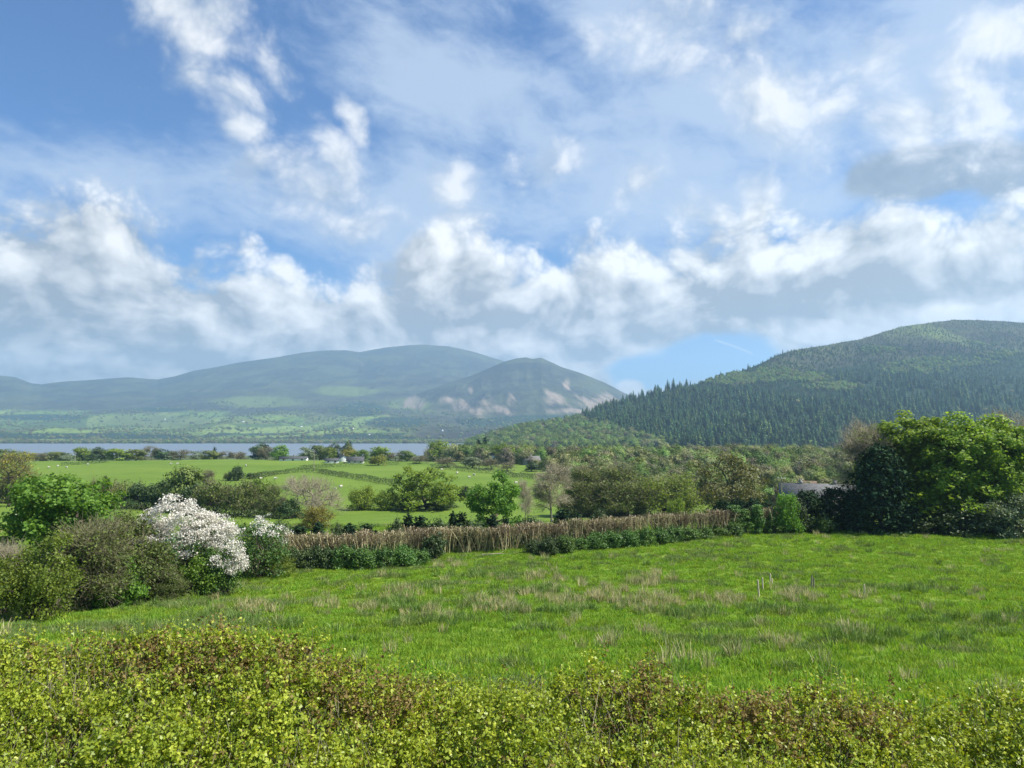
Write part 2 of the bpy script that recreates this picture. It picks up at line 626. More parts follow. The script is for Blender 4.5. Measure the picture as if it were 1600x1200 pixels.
def crown_points(rng, n, W, D, z0, z1, lobes, shell=0.55, skirt=0.0):
    """Points inside a lumpy crown: a body ellipsoid plus lobes round it."""
    c = np.array([0, 0, (z0 + z1) / 2])
    R = np.array([W / 2, D / 2, (z1 - z0) / 2])
    L = [(c, R * 0.72)]
    for k in range(lobes):
        an = 2 * pi * k / max(lobes, 1) + rng.normal() * 0.5
        el = asin(rng.uniform(-0.75, 1.0))
        d = np.array([cos(an) * cos(el), sin(an) * cos(el), sin(el)])
        f = rng.uniform(0.30, 0.48)
        L.append((c + d * R * (1 - f), R * f * np.array([1, 1, rng.uniform(0.75, 1.05)])))
    w = np.array([np.prod(r) ** 0.66 for _, r in L])
    w[0] *= 0.8
    w /= w.sum()
    ch = rng.choice(len(L), size=n, p=w)
    C = np.array([l[0] for l in L])[ch]
    RR = np.array([l[1] for l in L])[ch]
    d = unit(rng.normal(size=(n, 3)))
    rad = rng.uniform(shell, 1.0, size=(n, 1)) ** 0.6
    p = C + d * rad * RR
    p[:, 2] = np.maximum(p[:, 2], z0 * 0.9 + 0.1)
    if skirt:                                     # foliage that comes down to the ground
        m = int(n * skirt)
        an = rng.uniform(0, 2 * pi, m)
        f = rng.uniform(0.45, 0.98, m)
        p[:m] = np.stack([np.cos(an) * f * R[0], np.sin(an) * f * R[1], z0 + (z1 - z0) * rng.uniform(0.02, 0.42, m)], 1)
    out = unit((p - c) / R)
    return p, out


def make_tree(seed, H, W, cb=0.25, n=60, lpc=90, ls=0.22, cr=0.55, lobes=9, leaf='sycamore', bark='bark', D=None, tr=None,
              twigs=0, twig_len=0.7, twig_r=0.012, twig_mat='twig', shell=0.55, up=0.35, tips=1.0, extra=None, sprig=0.0, skirt=0.22, bw=0.8):
    """One tree of real size: returns a list of (part name, mesh). cb = crown base as a share of the height."""
    rng = np.random.default_rng(seed)
    D = D or W
    z0, z1 = H * cb, H - cr * 0.5
    pts, out = crown_points(rng, n, W - cr, D - cr, z0, z1, lobes, shell, skirt if cb < 0.16 else 0)
    tt = np.array([rng.normal() * W * 0.04, rng.normal() * W * 0.04, z0 + (z1 - z0) * 0.45])
    arr, par, cnt = skeleton(pts, np.array([0, 0, -0.3]), tt)
    tr = tr or H * 0.022
    rad = tr * (cnt / cnt[1]) ** 0.46
    rad = np.maximum(rad, 0.011)
    wood = MB()
    i = np.arange(1, len(arr))
    wood.tubes(arr[par[i]], arr[i], rad[par[i]] * 0.92 * (par[i] < 6) + rad[i] * (par[i] >= 6), rad[i] * 0.85, 5)
    wood.tubes([[0, 0, -0.4]], [[0, 0, H * 0.05]], tr * 1.7, tr * 1.02, 7)
    parts = []
    crown = MB()
    if twigs:
        m = n * twigs
        k = np.repeat(np.arange(n), twigs)
        p0 = pts[k] + rng.normal(size=(m, 3)) * cr * 0.28
        d = unit(out[k] * 0.9 + rng.normal(size=(m, 3)) * 0.75 + np.array([0, 0, 0.35]))
        L = twig_len * rng.uniform(0.4, 1.2, size=(m, 1))
        p1 = p0 + d * L * 0.55
        p2 = p1 + unit(d + rng.normal(size=(m, 3)) * 0.4) * L * 0.5
        tw = MB()
        tw.tubes(p0, p1, twig_r, twig_r * 0.75, 3, a=rng.random(m))
        tw.tubes(p1, p2, twig_r * 0.75, twig_r * 0.4, 3, a=rng.random(m))
        if lpc:
            s = rng.choice(m, size=min(m, n * lpc), replace=n * lpc > m)
            f = rng.random((len(s), 1))
            c = p0[s] * (1 - f) + p2[s] * f + rng.normal(size=(len(s), 3)) * ls * 0.4
            leaves(crown, c, ls * rng.uniform(0.6, 1.25, len(s)), rng, out[k[s]], 0.5)
    elif lpc:
        m = n * lpc
        k = np.repeat(np.arange(n), lpc)
        off = rng.normal(size=(m, 3))
        off = unit(off) * (rng.random((m, 1)) ** 0.5) * cr
        off[:, 2] *= 0.8
        c = pts[k] + off
        tone = rng.random(n)[k] * 0.35 + rng.random(m) * 0.65
        leaves(crown, c, ls * rng.uniform(0.65, 1.25, m), rng, out[k] * 0.7 + unit(off) * 0.6 + np.array([0, 0, up]), bw, a=tone, down=0.4)
    if extra:
        extra(crown, pts, out, rng)
    if sprig:
        m = int(n * sprig)
        k = rng.choice(n, size=m)
        d = unit(out[k] + rng.normal(size=(m, 3)) * 0.4 + np.array([0, 0, 0.7]))
        for q in range(4):
            c = pts[k] + d * cr * (0.8 + 0.25 * q) + rng.normal(size=(m, 3)) * ls * 0.4
            leaves(crown, c, ls * rng.uniform(0.6, 1.0, m), rng, d, 0.3)
    parts.insert(0, ('trunk', wood.mesh('trunk', M[bark])))
    if twigs and crown.n:
        parts.append(('crown', two_mats('crown', crown, M[leaf], tw, M[twig_mat])))
    elif crown.n:
        parts.append(('crown', crown.mesh('crown', M[leaf])))
    return {'parts': parts, 'H': H, 'W': W}


def make_conifer(seed, H, W, rows=26, leaf='cypress', per=11, col=0.0, top=0.02, dens=9, ls=0.30, base=0.02, blunt=False, droop=0.35):
    """An evergreen: whorls of drooping sprays round one stem."""
    rng = np.random.default_rng(seed)
    wood, crown = MB(), MB()
    wood.tubes([[0, 0, -0.3], [0, 0, H * 0.5]], [[0, 0, H * 0.5], [0, 0, H * 0.98]], [H * 0.018, H * 0.010], [H * 0.010, 0.015], 6)
    for r in range(rows):
        t = r / (rows - 1)
        z = H * (base + (1 - base) * t)
        prof = (1 - t) ** 0.8 if not blunt else (1 - t ** 5) ** 0.5 * (0.75 + 0.25 * (1 - t))
        R = max(W / 2 * prof, W * top)
        nb = max(3, int(per * (0.4 + 0.6 * prof)))
        an = rng.uniform(0, 2 * pi) + np.arange(nb) * 2 * pi / nb + rng.normal(size=nb) * 0.25
        Rb = R * rng.uniform(0.62, 1.12, nb)
        d = np.stack([np.cos(an), np.sin(an), np.zeros(nb)], 1)
        wood.tubes(np.tile([0, 0, z], (nb, 1)), np.array([0, 0, z]) + d * (Rb * 0.8)[:, None] + np.array([0, 0, -1]) * (Rb * droop * 0.5)[:, None], 0.02, 0.008, 3)
        k = np.repeat(np.arange(nb), dens)
        f = rng.uniform(0.35, 1.0, len(k)) ** 0.7
        c = np.array([0, 0, z]) + d[k] * (Rb[k] * f)[:, None]
        c[:, 2] += -droop * Rb[k] * f ** 1.6 * 0.6 + rng.normal(size=len(k)) * ls * 0.5
        c[:, :2] += rng.normal(size=(len(k), 2)) * ls * 0.55
        leaves(crown, c, ls * rng.uniform(0.7, 1.3, len(k)), rng, d[k] * 0.7 + np.array([0, 0, 0.5]), 0.9, wide=0.28, down=0.8)
    return {'parts': [('trunk', wood.mesh('trunk', M['bark'])), ('crown', crown.mesh('crown', M[leaf]))], 'H': H, 'W': W}


def make_shrub(seed, H, W, n=40, lpc=80, ls=0.16, cr=0.45, leaf='bramble', D=None, twigs=0, twig_mat='twig', stems=7, twig_len=0.6, twig_r=0.009, sprig=0.6, bark='bark', lobes=7, shell=0.5, up=0.3, bw=0.8, skirt=0.30):
    """A bush: several stems from the ground and foliage down to it."""
    rng = np.random.default_rng(seed)
    D = D or W
    c0 = np.array([0, 0, H * 0.42])
    pts, out = crown_points(rng, n, W - cr, D - cr, 0.06 * H, H - cr * 0.4, lobes, shell, skirt)
    wood, crown = MB(), MB()
    an = np.arange(stems) * 2 * pi / stems + rng.normal(size=stems) * 0.4
    roots = np.stack([np.cos(an), np.sin(an), np.zeros(stems)], 1) * W * 0.10
    s = rng.integers(0, stems, n)
    mid = roots[s] * 0.5 + pts * 0.5 + np.array([0, 0, 0.12 * H])
    wood.tubes(roots[s] - np.array([0, 0, 0.15]), mid, 0.035, 0.02, 4)
    wood.tubes(mid, pts, 0.02, 0.008, 4)
    parts = []
    if twigs:
        m = n * twigs
        k = np.repeat(np.arange(n), twigs)
        p0 = pts[k] + rng.normal(size=(m, 3)) * cr * 0.3
        d = unit(out[k] * 0.8 + rng.normal(size=(m, 3)) * 0.7 + np.array([0, 0, 0.55]))
        L = twig_len * rng.uniform(0.4, 1.2, size=(m, 1))
        p1 = p0 + d * L
        wood2 = MB()
        wood2.tubes(p0, p1, twig_r, twig_r * 0.5, 3, a=rng.random(m))
    m = n * lpc
    if m:
        k = np.repeat(np.arange(n), lpc)
        off = unit(rng.normal(size=(m, 3))) * (rng.random((m, 1)) ** 0.5) * cr
        off[:, 2] *= 0.8
        c = pts[k] + off
        c[:, 2] = np.maximum(c[:, 2], 0.03)
        tone = rng.random(n)[k] * 0.35 + rng.random(m) * 0.65
        leaves(crown, c, ls * rng.uniform(0.6, 1.3, m), rng, out[k] * 0.6 + unit(off) * 0.6 + np.array([0, 0, up]), bw, a=tone, down=0.2)
        if sprig:
            mm = int(n * sprig)
            k = rng.choice(n, size=mm)
            d = unit(out[k] * 0.6 + rng.normal(size=(mm, 3)) * 0.35 + np.array([0, 0, 0.9]))
            for q in range(5):
                leaves(crown, pts[k] + d * cr * (0.7 + 0.22 * q) + rng.normal(size=(mm, 3)) * ls * 0.4, ls * rng.uniform(0.6, 1.0, mm), rng, d, 0.3)
    parts.insert(0, ('stem', wood.mesh('stem', M[bark])))
    if twigs and crown.n:
        parts.append(('foliage', two_mats('foliage', crown, M[leaf], wood2, M[twig_mat])))
    elif crown.n:
        parts.append(('foliage', crown.mesh('foliage', M[leaf])))
    return {'parts': parts, 'H': H, 'W': W}


def plant(proto, name, label, cat, loc, h, w=None, rotz=0.0, group=None, d=None):
    """A thing of its own with its own part objects; copies share the proto's meshes."""
    if 'true' not in proto:                       # the size the foliage really reaches
        co = np.concatenate([np.array([v.co[:] for v in me.vertices]) for pn, me in proto['parts'][1:] or proto['parts']])
        proto['true'] = True
        proto['H'] = float(np.percentile(co[:, 2], 99.3))
        proto['W'] = float(np.percentile(np.abs(co[:, :2]), 98.5)) * 2
    sz = h / proto['H']
    sx = (w / proto['W']) if w else sz
    o = thing(name, label, cat, loc, rotz, (sx, (d / proto['W']) if d else sx, sz), group)
    for pn, me in proto['parts']:
        link(pn, me, o)
    return o


def scatter(name, P, scale, rotz, idx, protos, tilt=None):
    """Points carrying instances of the proto meshes, as ONE uncountable object."""
    n = len(P)
    me = bpy.data.meshes.new(name)
    me.vertices.add(n)
    me.vertices.foreach_set('co', np.asarray(P, np.float32).ravel())
    a = me.attributes.new('scl', 'FLOAT_VECTOR', 'POINT')
    sc = np.asarray(scale, np.float32)
    if sc.ndim == 1:
        sc = np.repeat(sc[:, None], 3, 1)
    a.data.foreach_set('vector', sc.ravel())
    r = np.zeros((n, 3), np.float32)
    r[:, 2] = rotz
    if tilt is not None:
        r[:, :2] = tilt
    a = me.attributes.new('rot', 'FLOAT_VECTOR', 'POINT')
    a.data.foreach_set('vector', r.ravel())
    a = me.attributes.new('idx', 'INT', 'POINT')
    a.data.foreach_set('value', np.asarray(idx, np.int32))
    o = link(name, me)
    coll = bpy.data.collections.new(name + '_kinds')
    for k, pm in enumerate(protos):
        coll.objects.link(bpy.data.objects.new('%s_kind_%02d' % (name, k), pm))
    ng = bpy.data.node_groups.new(name, 'GeometryNodeTree')
    ng.interface.new_socket('Geometry', in_out='INPUT', socket_type='NodeSocketGeometry')
    ng.interface.new_socket('Geometry', in_out='OUTPUT', socket_type='NodeSocketGeometry')
    N = ng.nodes.new
    gi, go = N('NodeGroupInput'), N('NodeGroupOutput')
    ip, ci = N('GeometryNodeInstanceOnPoints'), N('GeometryNodeCollectionInfo')
    ci.inputs[0].default_value = coll
    ci.inputs['Separate Children'].default_value = True
    ci.inputs['Reset Children'].default_value = True
    ip.inputs['Pick Instance'].default_value = True
    for key, typ, sock in (('idx', 'INT', 'Instance Index'), ('rot', 'FLOAT_VECTOR', 'Rotation'), ('scl', 'FLOAT_VECTOR', 'Scale')):
        na = N('GeometryNodeInputNamedAttribute')
        na.data_type = typ
        na.inputs['Name'].default_value = key
        ng.links.new(na.outputs[0], ip.inputs[sock])
    m2p = N('GeometryNodeMeshToPoints')
    ng.links.new(gi.outputs[0], m2p.inputs[0])
    ng.links.new(m2p.outputs[0], ip.inputs['Points'])
    ng.links.new(ci.outputs[0], ip.inputs['Instance'])
    ng.links.new(ip.outputs[0], go.inputs[0])
    md = o.modifiers.new('scatter', 'NODES')
    md.node_group = ng
    return kind(o, 'stuff')


def one_mesh(proto, name):
    """All parts of a proto in one mesh, for uncountable masses."""
    bm = bmesh.new()
    mats = []
    for pn, me in proto['parts']:
        k0 = len(bm.faces)
        bm.from_mesh(me)
        bm.faces.ensure_lookup_table()
        mats.append(me.materials[0])
        for f in bm.faces[k0:]:
            f.material_index = len(mats) - 1
    me = bpy.data.meshes.new(name)
    bm.to_mesh(me)
    bm.free()
    for m in mats:
        me.materials.append(m)
    return me


# ------------------------------------------------------------------ value noise for terrain
def vnoise(x, y, seed=0):
    x, y = np.asarray(x, float), np.asarray(y, float)
    xi, yi = np.floor(x).astype(np.int64), np.floor(y).astype(np.int64)
    fx, fy = x - xi, y - yi
    fx, fy = fx * fx * (3 - 2 * fx), fy * fy * (3 - 2 * fy)

    def h(i, j):
        n = (i * 374761393 + j * 668265263 + seed * 69069) & 0x7fffffff
        n = ((n ^ (n >> 13)) * 1274126177) & 0x7fffffff
        return ((n ^ (n >> 16)) & 0xffff) / 65535.0
    return (h(xi, yi) * (1 - fx) + h(xi + 1, yi) * fx) * (1 - fy) + (h(xi, yi + 1) * (1 - fx) + h(xi + 1, yi + 1) * fx) * fy


def fbm2(x, y, seed=0, oct=5, gain=0.5, ridged=False):
    a, s, t = 1.0, 0.0, 0.0
    for k in range(oct):
        n = vnoise(x * 2 ** k + 13.7 * k, y * 2 ** k - 7.1 * k, seed + k)
        if ridged:
            n = 1 - np.abs(2 * n - 1)
        s = s + a * n
        t += a
        a *= gain
    return s / t


# ------------------------------------------------------------------ the ground: one sheet from the garden to beyond the lake
PD = np.array([-500, -20, 0, 8, 12, 20, 35, 50, 65, 88, 105, 135, 160, 210, 300, 400, 440, 520, 800, 1120, 1190, 1300, 2100, 2215, 2290, 2600, 3200, 20000], float)
PZ = np.array([-3.9, -4.0, -4.2, -4.4, -5.3, -7.2, -9.5, -10.8, -11.3, -11.5, -13.2, -16.6, -17.4, -18.1, -18.3, -18.4, -18.9, -22, -33, -38.6, -41, -46, -46, -41, -38.6, -36, -34, -30], float) + CAMZ


def pchip(xq, x, y):
    h = np.diff(x)
    dl = np.diff(y) / h
    m = np.zeros_like(y)
    s = dl[:-1] * dl[1:] > 0
    w1, w2 = 2 * h[1:] + h[:-1], h[1:] + 2 * h[:-1]
    m[1:-1][s] = (w1 + w2)[s] / (w1[s] / dl[:-1][s] + w2[s] / dl[1:][s])
    xq = np.clip(xq, x[0], x[-1])
    k = np.clip(np.searchsorted(x, xq) - 1, 0, len(x) - 2)
    t = (xq - x[k]) / h[k]
    return (y[k] * (1 + 2 * t) * (1 - t) ** 2 + m[k] * h[k] * t * (1 - t) ** 2 + y[k + 1] * t * t * (3 - 2 * t) + m[k + 1] * h[k] * t * t * (t - 1))


def ground_z(x, y):
    x, y = np.asarray(x, float), np.asarray(y, float)
    # the lake ends on the right behind the wooded spur: land there stays above the water
    yy = y
    z = pchip(yy, PD, PZ)
    az = np.arctan2(x, np.maximum(y, 1.0))
    land = np.clip((az - 0.02) / 0.10, 0, 1) * np.clip((y - 900) / 200, 0, 1)
    z = np.where(z < CAMZ - 34, z * (1 - land) + (CAMZ - 33 + 2.0 * fbm2(x / 300, y / 300, 5)) * land, z)
    # the right-hand valley floor sits a little lower behind the tall trees
    amp = np.interp(y, [0, 10, 30, 100, 200, 430, 800], [0.05, 0.1, 0.35, 0.4, 1.2, 1.2, 2.5])
    z = z + amp * (fbm2(x / 38.0 + 5.2, y / 38.0, 11, 3) - 0.5) * 1.6
    fine = np.interp(y, [0, 15, 25, 110, 130], [0.1, 0.3, 0.42, 0.36, 0.0])
    z = z + fine * (fbm2(x / 3.0, y / 1.9, 21, 4) - 0.5)
    # long swell of the pasture towards its crest on the left
    z = z + np.interp(y, [150, 300, 420, 520], [0, 0.6, 1.3, 0]) * np.clip(1 - np.abs(az + 0.33) / 0.35, 0, 1)
    return z


def ray_ground(px, py):
    x, y, z = px_dir(px, py)
    t = np.geomspace(3, 6000, 2600)
    g = CAMZ + z * t - ground_z(x * t, y * t)
    k = int(np.argmax(g < 0))
    if g[k] >= 0:
        k = len(t) - 1
    return np.array([x * t[k], y * t[k], float(ground_z(x * t[k], y * t[k]))])


def at_dist(px, d):
    x, y, _ = px_dir(px, 672)
    return np.array([x / y * d, d, float(ground_z(x / y * d, d))])


def z_at(py, d, px=800):
    x, y, z = px_dir(px, py)
    return CAMZ + z / y * d


def polar_grid(az, r):
    A, R = np.meshgrid(az, r, indexing='ij')
    return R * np.tan(np.clip(A, -1.35, 1.35)) if False else R * np.sin(A), R * np.cos(A)


def grid_faces(n, m):
    i, j = np.meshgrid(np.arange(n - 1), np.arange(m - 1), indexing='ij')
    a = (i * m + j).ravel()
    return np.stack([a, a + m, a + m + 1, a + 1], 1)


def ground_material():
    m, nt, out = new_mat('meadow_ground')
    P = pos()
    sp = nt.nodes.new('ShaderNodeSeparateXYZ')
    nt.links.new(P, sp.inputs[0])
    x, y = S(sp.outputs[0]), S(sp.outputs[1])
    big = noise(vec(x * 0.012, y * 0.02, 0.0), 1.0, 4.0, 0.55)
    mid = noise(vec(x * 0.16, y * 0.22, 0.0), 1.0, 5.0, 0.6)
    fine = noise(vec(x * 2.2, y * 1.6, 0.0), 1.0, 6.0, 0.65)
    far = (y * 1.0).step(95.0, 150.0)
    near_c = mixc((mid + (fine - 0.5) * 0.9).step(0.30, 0.72), (0.100, 0.172, 0.014), (0.175, 0.250, 0.028))
    far_c = mixc((big * 0.7 + mid * 0.45 + (fine - 0.5) * 0.25).step(0.35, 0.75), (0.084, 0.148, 0.014), (0.134, 0.198, 0.026))
    g = mixc(far, near_c, far_c)
    wild = (y * 1.0).step(445.0, 520.0)
    g = mixc(wild, g, mixc(mid, (0.05, 0.075, 0.024), (0.10, 0.13, 0.042)))
    bank = (y * 1.0).step(1080.0, 1150.0)
    g = mixc(bank, g, mixc(big, (0.035, 0.06, 0.02), (0.08, 0.12, 0.03)))
    p = nt.nodes.new('ShaderNodeBsdfPrincipled')
    nt.links.new(g, p.inputs['Base Color'])
    p.inputs['Roughness'].default_value = 0.9
    p.inputs['Specular IOR Level'].default_value = 0.15
    b = nt.nodes.new('ShaderNodeBump')
    b.inputs['Strength'].default_value = 0.9
    b.inputs['Distance'].default_value = 0.35
    nt.links.new((mid * 0.5 + fine * 0.5).s, b.inputs['Height'])
    nt.links.new(b.outputs[0], p.inputs['Normal'])
    nt.links.new(p.outputs[0], out.inputs[0])
    return m


az = np.concatenate([np.linspace(-pi, -0.85, 40)[:-1], np.linspace(-0.85, 0.85, 560), np.linspace(0.85, pi, 40)[1:]])
rr = np.concatenate([[0.01], np.geomspace(2.0, 130, 420), np.geomspace(131, 9000, 320)])
gx, gy = polar_grid(az, rr)
gz = ground_z(gx, gy)
ground = kind(link('ground', mesh_np('ground', np.stack([gx, gy, gz], -1).reshape(-1, 3), grid_faces(len(az), len(rr)), ground_material(), True)), 'structure')

# ------------------------------------------------------------------ the lake
m, nt, out = new_mat('lake_water')
P = pos()
sp = nt.nodes.new('ShaderNodeSeparateXYZ')
nt.links.new(P, sp.inputs[0])
wn = noise(vec(S(sp.outputs[0]) * 0.10, S(sp.outputs[1]) * 0.22, 0.0), 1.0, 5.0, 0.6)
p = nt.nodes.new('ShaderNodeBsdfPrincipled')
p.inputs['Base Color'].default_value = (0.13, 0.155, 0.18, 1)
p.inputs['Roughness'].default_value = 0.34
p.inputs['IOR'].default_value = 1.33
b = nt.nodes.new('ShaderNodeBump')
b.inputs['Strength'].default_value = 0.5
b.inputs['Distance'].default_value = 0.6
nt.links.new(wn.s, b.inputs['Height'])
nt.links.new(b.outputs[0], p.inputs['Normal'])
nt.links.new(p.outputs[0], out.inputs[0])
lx = np.linspace(-3200, 500, 60)
ly = np.linspace(1060, 2330, 30)
LX, LY = np.meshgrid(lx, ly, indexing='ij')
lake = kind(link('lake', mesh_np('lake', np.stack([LX, LY, np.full_like(LX, CAMZ - 40.0)], -1).reshape(-1, 3), grid_faces(60, 30), m, True)), 'structure')


# ------------------------------------------------------------------ far fells: heights given as sight-line rows over azimuth and distance
def rows_to_tan(Y):
    w = (600.0 - Y) / FPX
    return (sin(PITCH) + w * cos(PITCH)) / (cos(PITCH) - w * sin(PITCH))


def px_to_az(px):
    return np.arctan((np.asarray(px, float) - 800.0) / FPX)


def fell(px_lo, px_hi, npx, nd, ridge, d_base, d_ridge, base_row, shape, back=0.35, rough=26.0, rs=420.0, seed=3, gully=1.0):
    """Height field from d_base to d_ridge (then down the far side); shape maps 0..1 along the slope to 0..1 of the rise."""
    px = np.linspace(px_lo, px_hi, npx)
    rx = np.array([r[0] for r in ridge], float)
    ry = np.array([r[1] for r in ridge], float)
    Yr = np.interp(px, rx, ry)
    t = np.concatenate([np.linspace(0, 1, nd), np.linspace(1, 1.5, nd // 4)[1:]])
    PXg, T = np.meshgrid(px, t, indexing='ij')
    YR = np.repeat(Yr[:, None], len(t), 1)
    db = np.interp(px, [p[0] for p in d_base], [p[1] for p in d_base])[:, None]
    dr = np.interp(px, [p[0] for p in d_ridge], [p[1] for p in d_ridge])[:, None]
    br = np.interp(px, [p[0] for p in base_row], [p[1] for p in base_row])[:, None]
    d = db + (dr - db) * T
    f = np.interp(T, shape[0], shape[1])
    Y = br + (YR - br) * f
    z = CAMZ + d * rows_to_tan(Y)
    zr = CAMZ + dr * rows_to_tan(YR)
    z = np.where(T > 1, zr - (zr - (CAMZ - 60)) * ((T - 1) / 0.5) ** 1.2 * (back / 0.35), z)
    u = (PXg - 800.0) / FPX
    x, y = u * d, d
    env = np.clip(T * 6, 0, 1) * np.clip((1.0 - T) * 7 + 0.12, 0.12, 1)
    env = np.where(T > 1, 0.12, env)
    n = fbm2(x / rs, y / (rs * 2.4), seed, 6, 0.52, True)
    n2 = fbm2(x / (rs * 3) + 4, y / (rs * 3), seed + 9, 4)
    z = z + env * rough * gully * ((n - 0.62) * 2.2 + (n2 - 0.5) * 1.4) * np.clip((zr - CAMZ) / 250, 0.12, 1.4)
    return px, t, PXg, T, x, y, z


SK_RIDGE = [(-500, 600), (-150, 575), (-60, 578), (0, 587), (22, 589), (48, 599), (64, 601), (100, 596), (160, 592), (200, 590), (245, 593),
            (272, 588), (300, 580), (330, 575), (370, 567), (430, 558), (470, 551), (500, 548), (540, 547), (560, 550), (600, 543), (640, 539),
            (660, 538.5), (700, 541), (740, 550), (780, 562), (820, 574), (870, 592), (930, 612), (1100, 650), (1500, 668)]
UP_RIDGE = [(300, 672), (440, 660), (520, 648), (600, 632), (680, 606), (740, 586), (775, 571), (792, 564), (808, 560), (822, 558.5), (832, 561),
            (846, 559.5), (858, 565), (878, 574), (910, 584), (945, 598), (975, 614), (1010, 628), (1080, 645), (1200, 664), (1500, 672)]
RH_RIDGE = [(640, 714), (680, 706), (710, 699), (745, 690), (775, 680), (800, 673), (840, 664), (880, 659), (905, 652), (930, 642), (960, 632), (1000, 621), (1040, 611), (1070, 606), (1100, 597),
            (1135, 586), (1165, 578), (1190, 568), (1215, 556), (1240, 547), (1290, 540), (1345, 530), (1385, 518), (1420, 510), (1460, 504),
            (1500, 500), (1530, 500), (1570, 502), (1620, 505), (1750, 520), (2100, 560), (2600, 620)]


def fell_material(name, wood=(0.022, 0.040, 0.022)):
    m, nt, out = new_mat(name)
    P = pos()
    sp = nt.nodes.new('ShaderNodeSeparateXYZ')
    nt.links.new(P, sp.inputs[0])
    x, y, z = (S(sp.outputs[i]) for i in range(3))
    v = vec(x * 0.001, y * 0.001, z * 0.002)
    n1 = noise(v, 3.0, 8.0, 0.6)
    n2 = noise(v, 14.0, 6.0, 0.6)
    moor = mixc((n1 + (n2 - 0.5) * 0.5).step(0.36, 0.66), (0.034, 0.035, 0.027), (0.066, 0.074, 0.038))
    # enclosed fields on the low slopes
    vo = nt.nodes.new('ShaderNodeTexVoronoi')
    vo.inputs['Scale'].default_value = 1.0
    nt.links.new(vec(x * 0.0060 + n1 * 0.5, y * 0.0026, 0.0), vo.inputs['Vector'])
    vs = nt.nodes.new('ShaderNodeSeparateColor')
    nt.links.new(vo.outputs['Color'], vs.inputs[0])
    r1 = S(vs.outputs[0])
    vd = nt.nodes.new('ShaderNodeTexVoronoi')
    vd.feature = 'DISTANCE_TO_EDGE'
    nt.links.new(vec(x * 0.0060 + n1 * 0.5, y * 0.0026, 0.0), vd.inputs['Vector'])
    edge = 1.0 - S(vd.outputs['Distance']).step(0.02, 0.05)
    fld = ramp(r1, [(0.0, (0.055, 0.085, 0.028)), (0.4, (0.105, 0.165, 0.038)), (0.75, (0.165, 0.225, 0.055)), (1.0, (0.08, 0.09, 0.04))])
    fld = mixc(edge * 0.8, fld, (0.025, 0.04, 0.018))
    c = mixc((attr('field') + (n2 - 0.5) * 0.5).step(0.35, 0.62), moor, fld)
    c = mixc((attr('lawn') + (n1 - 0.5) * 0.9 + (n2 - 0.5) * 0.3).step(0.35, 0.75), c, mixc(n2, (0.07, 0.10, 0.03), (0.12, 0.145, 0.045)))
    c = mixc((attr('wood') + (n2 - 0.5) * 0.5).step(0.4, 0.6), c, wood)
    sc = noise(vec(x * 0.0050 + z * 0.004, y * 0.0008, z * 0.0011), 2.2, 8.0, 0.68)
    scr = (attr('scree') * 0.85 + (sc - 0.5) * 3.0 - 0.12).step(0.25, 0.95)
    c = mixc(scr, c, mixc(n2, (0.16, 0.125, 0.09), (0.30, 0.24, 0.18)))
    p = nt.nodes.new('ShaderNodeBsdfPrincipled')
    nt.links.new(c, p.inputs['Base Color'])
    p.inputs['Roughness'].default_value = 0.95
    p.inputs['Specular IOR Level'].default_value = 0.05
    b = nt.nodes.new('ShaderNodeBump')
    b.inputs['Strength'].default_value = 0.7
    b.inputs['Distance'].default_value = 14.0
    nt.links.new((n1 * 0.5 + n2 * 0.5).s, b.inputs['Height'])
    nt.links.new(b.outputs[0], p.inputs['Normal'])
    nt.links.new(p.outputs[0], out.inputs[0])
    return m


def soft_blob(PX, Y, lst):
    m = np.zeros_like(PX)
    for (cx, cy_, rx, ry) in lst:
        m = np.maximum(m, np.clip(1.25 - np.hypot((PX - cx) / rx, (Y - cy_) / ry), 0, 1))
    return m


def rows_of(x, y, z):
    t = (z - CAMZ) / y
    return 600.0 - FPX * (t * cos(PITCH) - sin(PITCH)) / (cos(PITCH) + t * sin(PITCH))


# the long mountain beyond the lake
px, t, PXg, T, fx, fy, fz = fell(-420, 1150, 900, 150, SK_RIDGE, [(-420, 2320), (1150, 2320)], [(-420, 6200), (60, 6200), (300, 6700), (650, 7300), (1150, 7000)],
                                 [(-420, 691), (1150, 691)], ([0, 0.08, 0.25, 0.48, 0.62, 1.0], [0, 0.06, 0.17, 0.36, 0.52, 1.0]), rough=24, rs=520, seed=3)
Yv = rows_of(fx, fy, fz)
nz = fbm2(fx / 700, fy / 900, 31, 4) - 0.5
field = np.clip((Yv + nz * 40 - 636) / 24, 0, 1) * np.clip((PXg + 260) / 200, 0, 1) * np.clip((700 - PXg) / 120, 0, 1)
lawn = soft_blob(PXg, Yv, [(540, 612, 75, 11), (400, 628, 90, 12), (640, 632, 40, 14), (250, 660, 120, 14)])
wood = np.clip((Yv - 674) / 6, 0, 1) * (fbm2(fx / 260, fy / 300, 41, 3) > 0.4) + soft_blob(PXg, Yv, [(60, 652, 110, 7), (250, 640, 60, 5), (560, 640, 60, 16), (620, 660, 70, 12)]) * 0.9
me = mesh_np('mountain', np.stack([fx, fy, fz], -1).reshape(-1, 3), grid_faces(*fx.shape), fell_material('mountain_heath'), True,
             {'field': field.ravel(), 'lawn': lawn.ravel(), 'wood': np.clip(wood, 0, 1).ravel(), 'scree': np.zeros(field.size)})
mountain = kind(link('mountain', me), 'structure')
SKG = (PXg, T, fx, fy, fz, Yv, field)

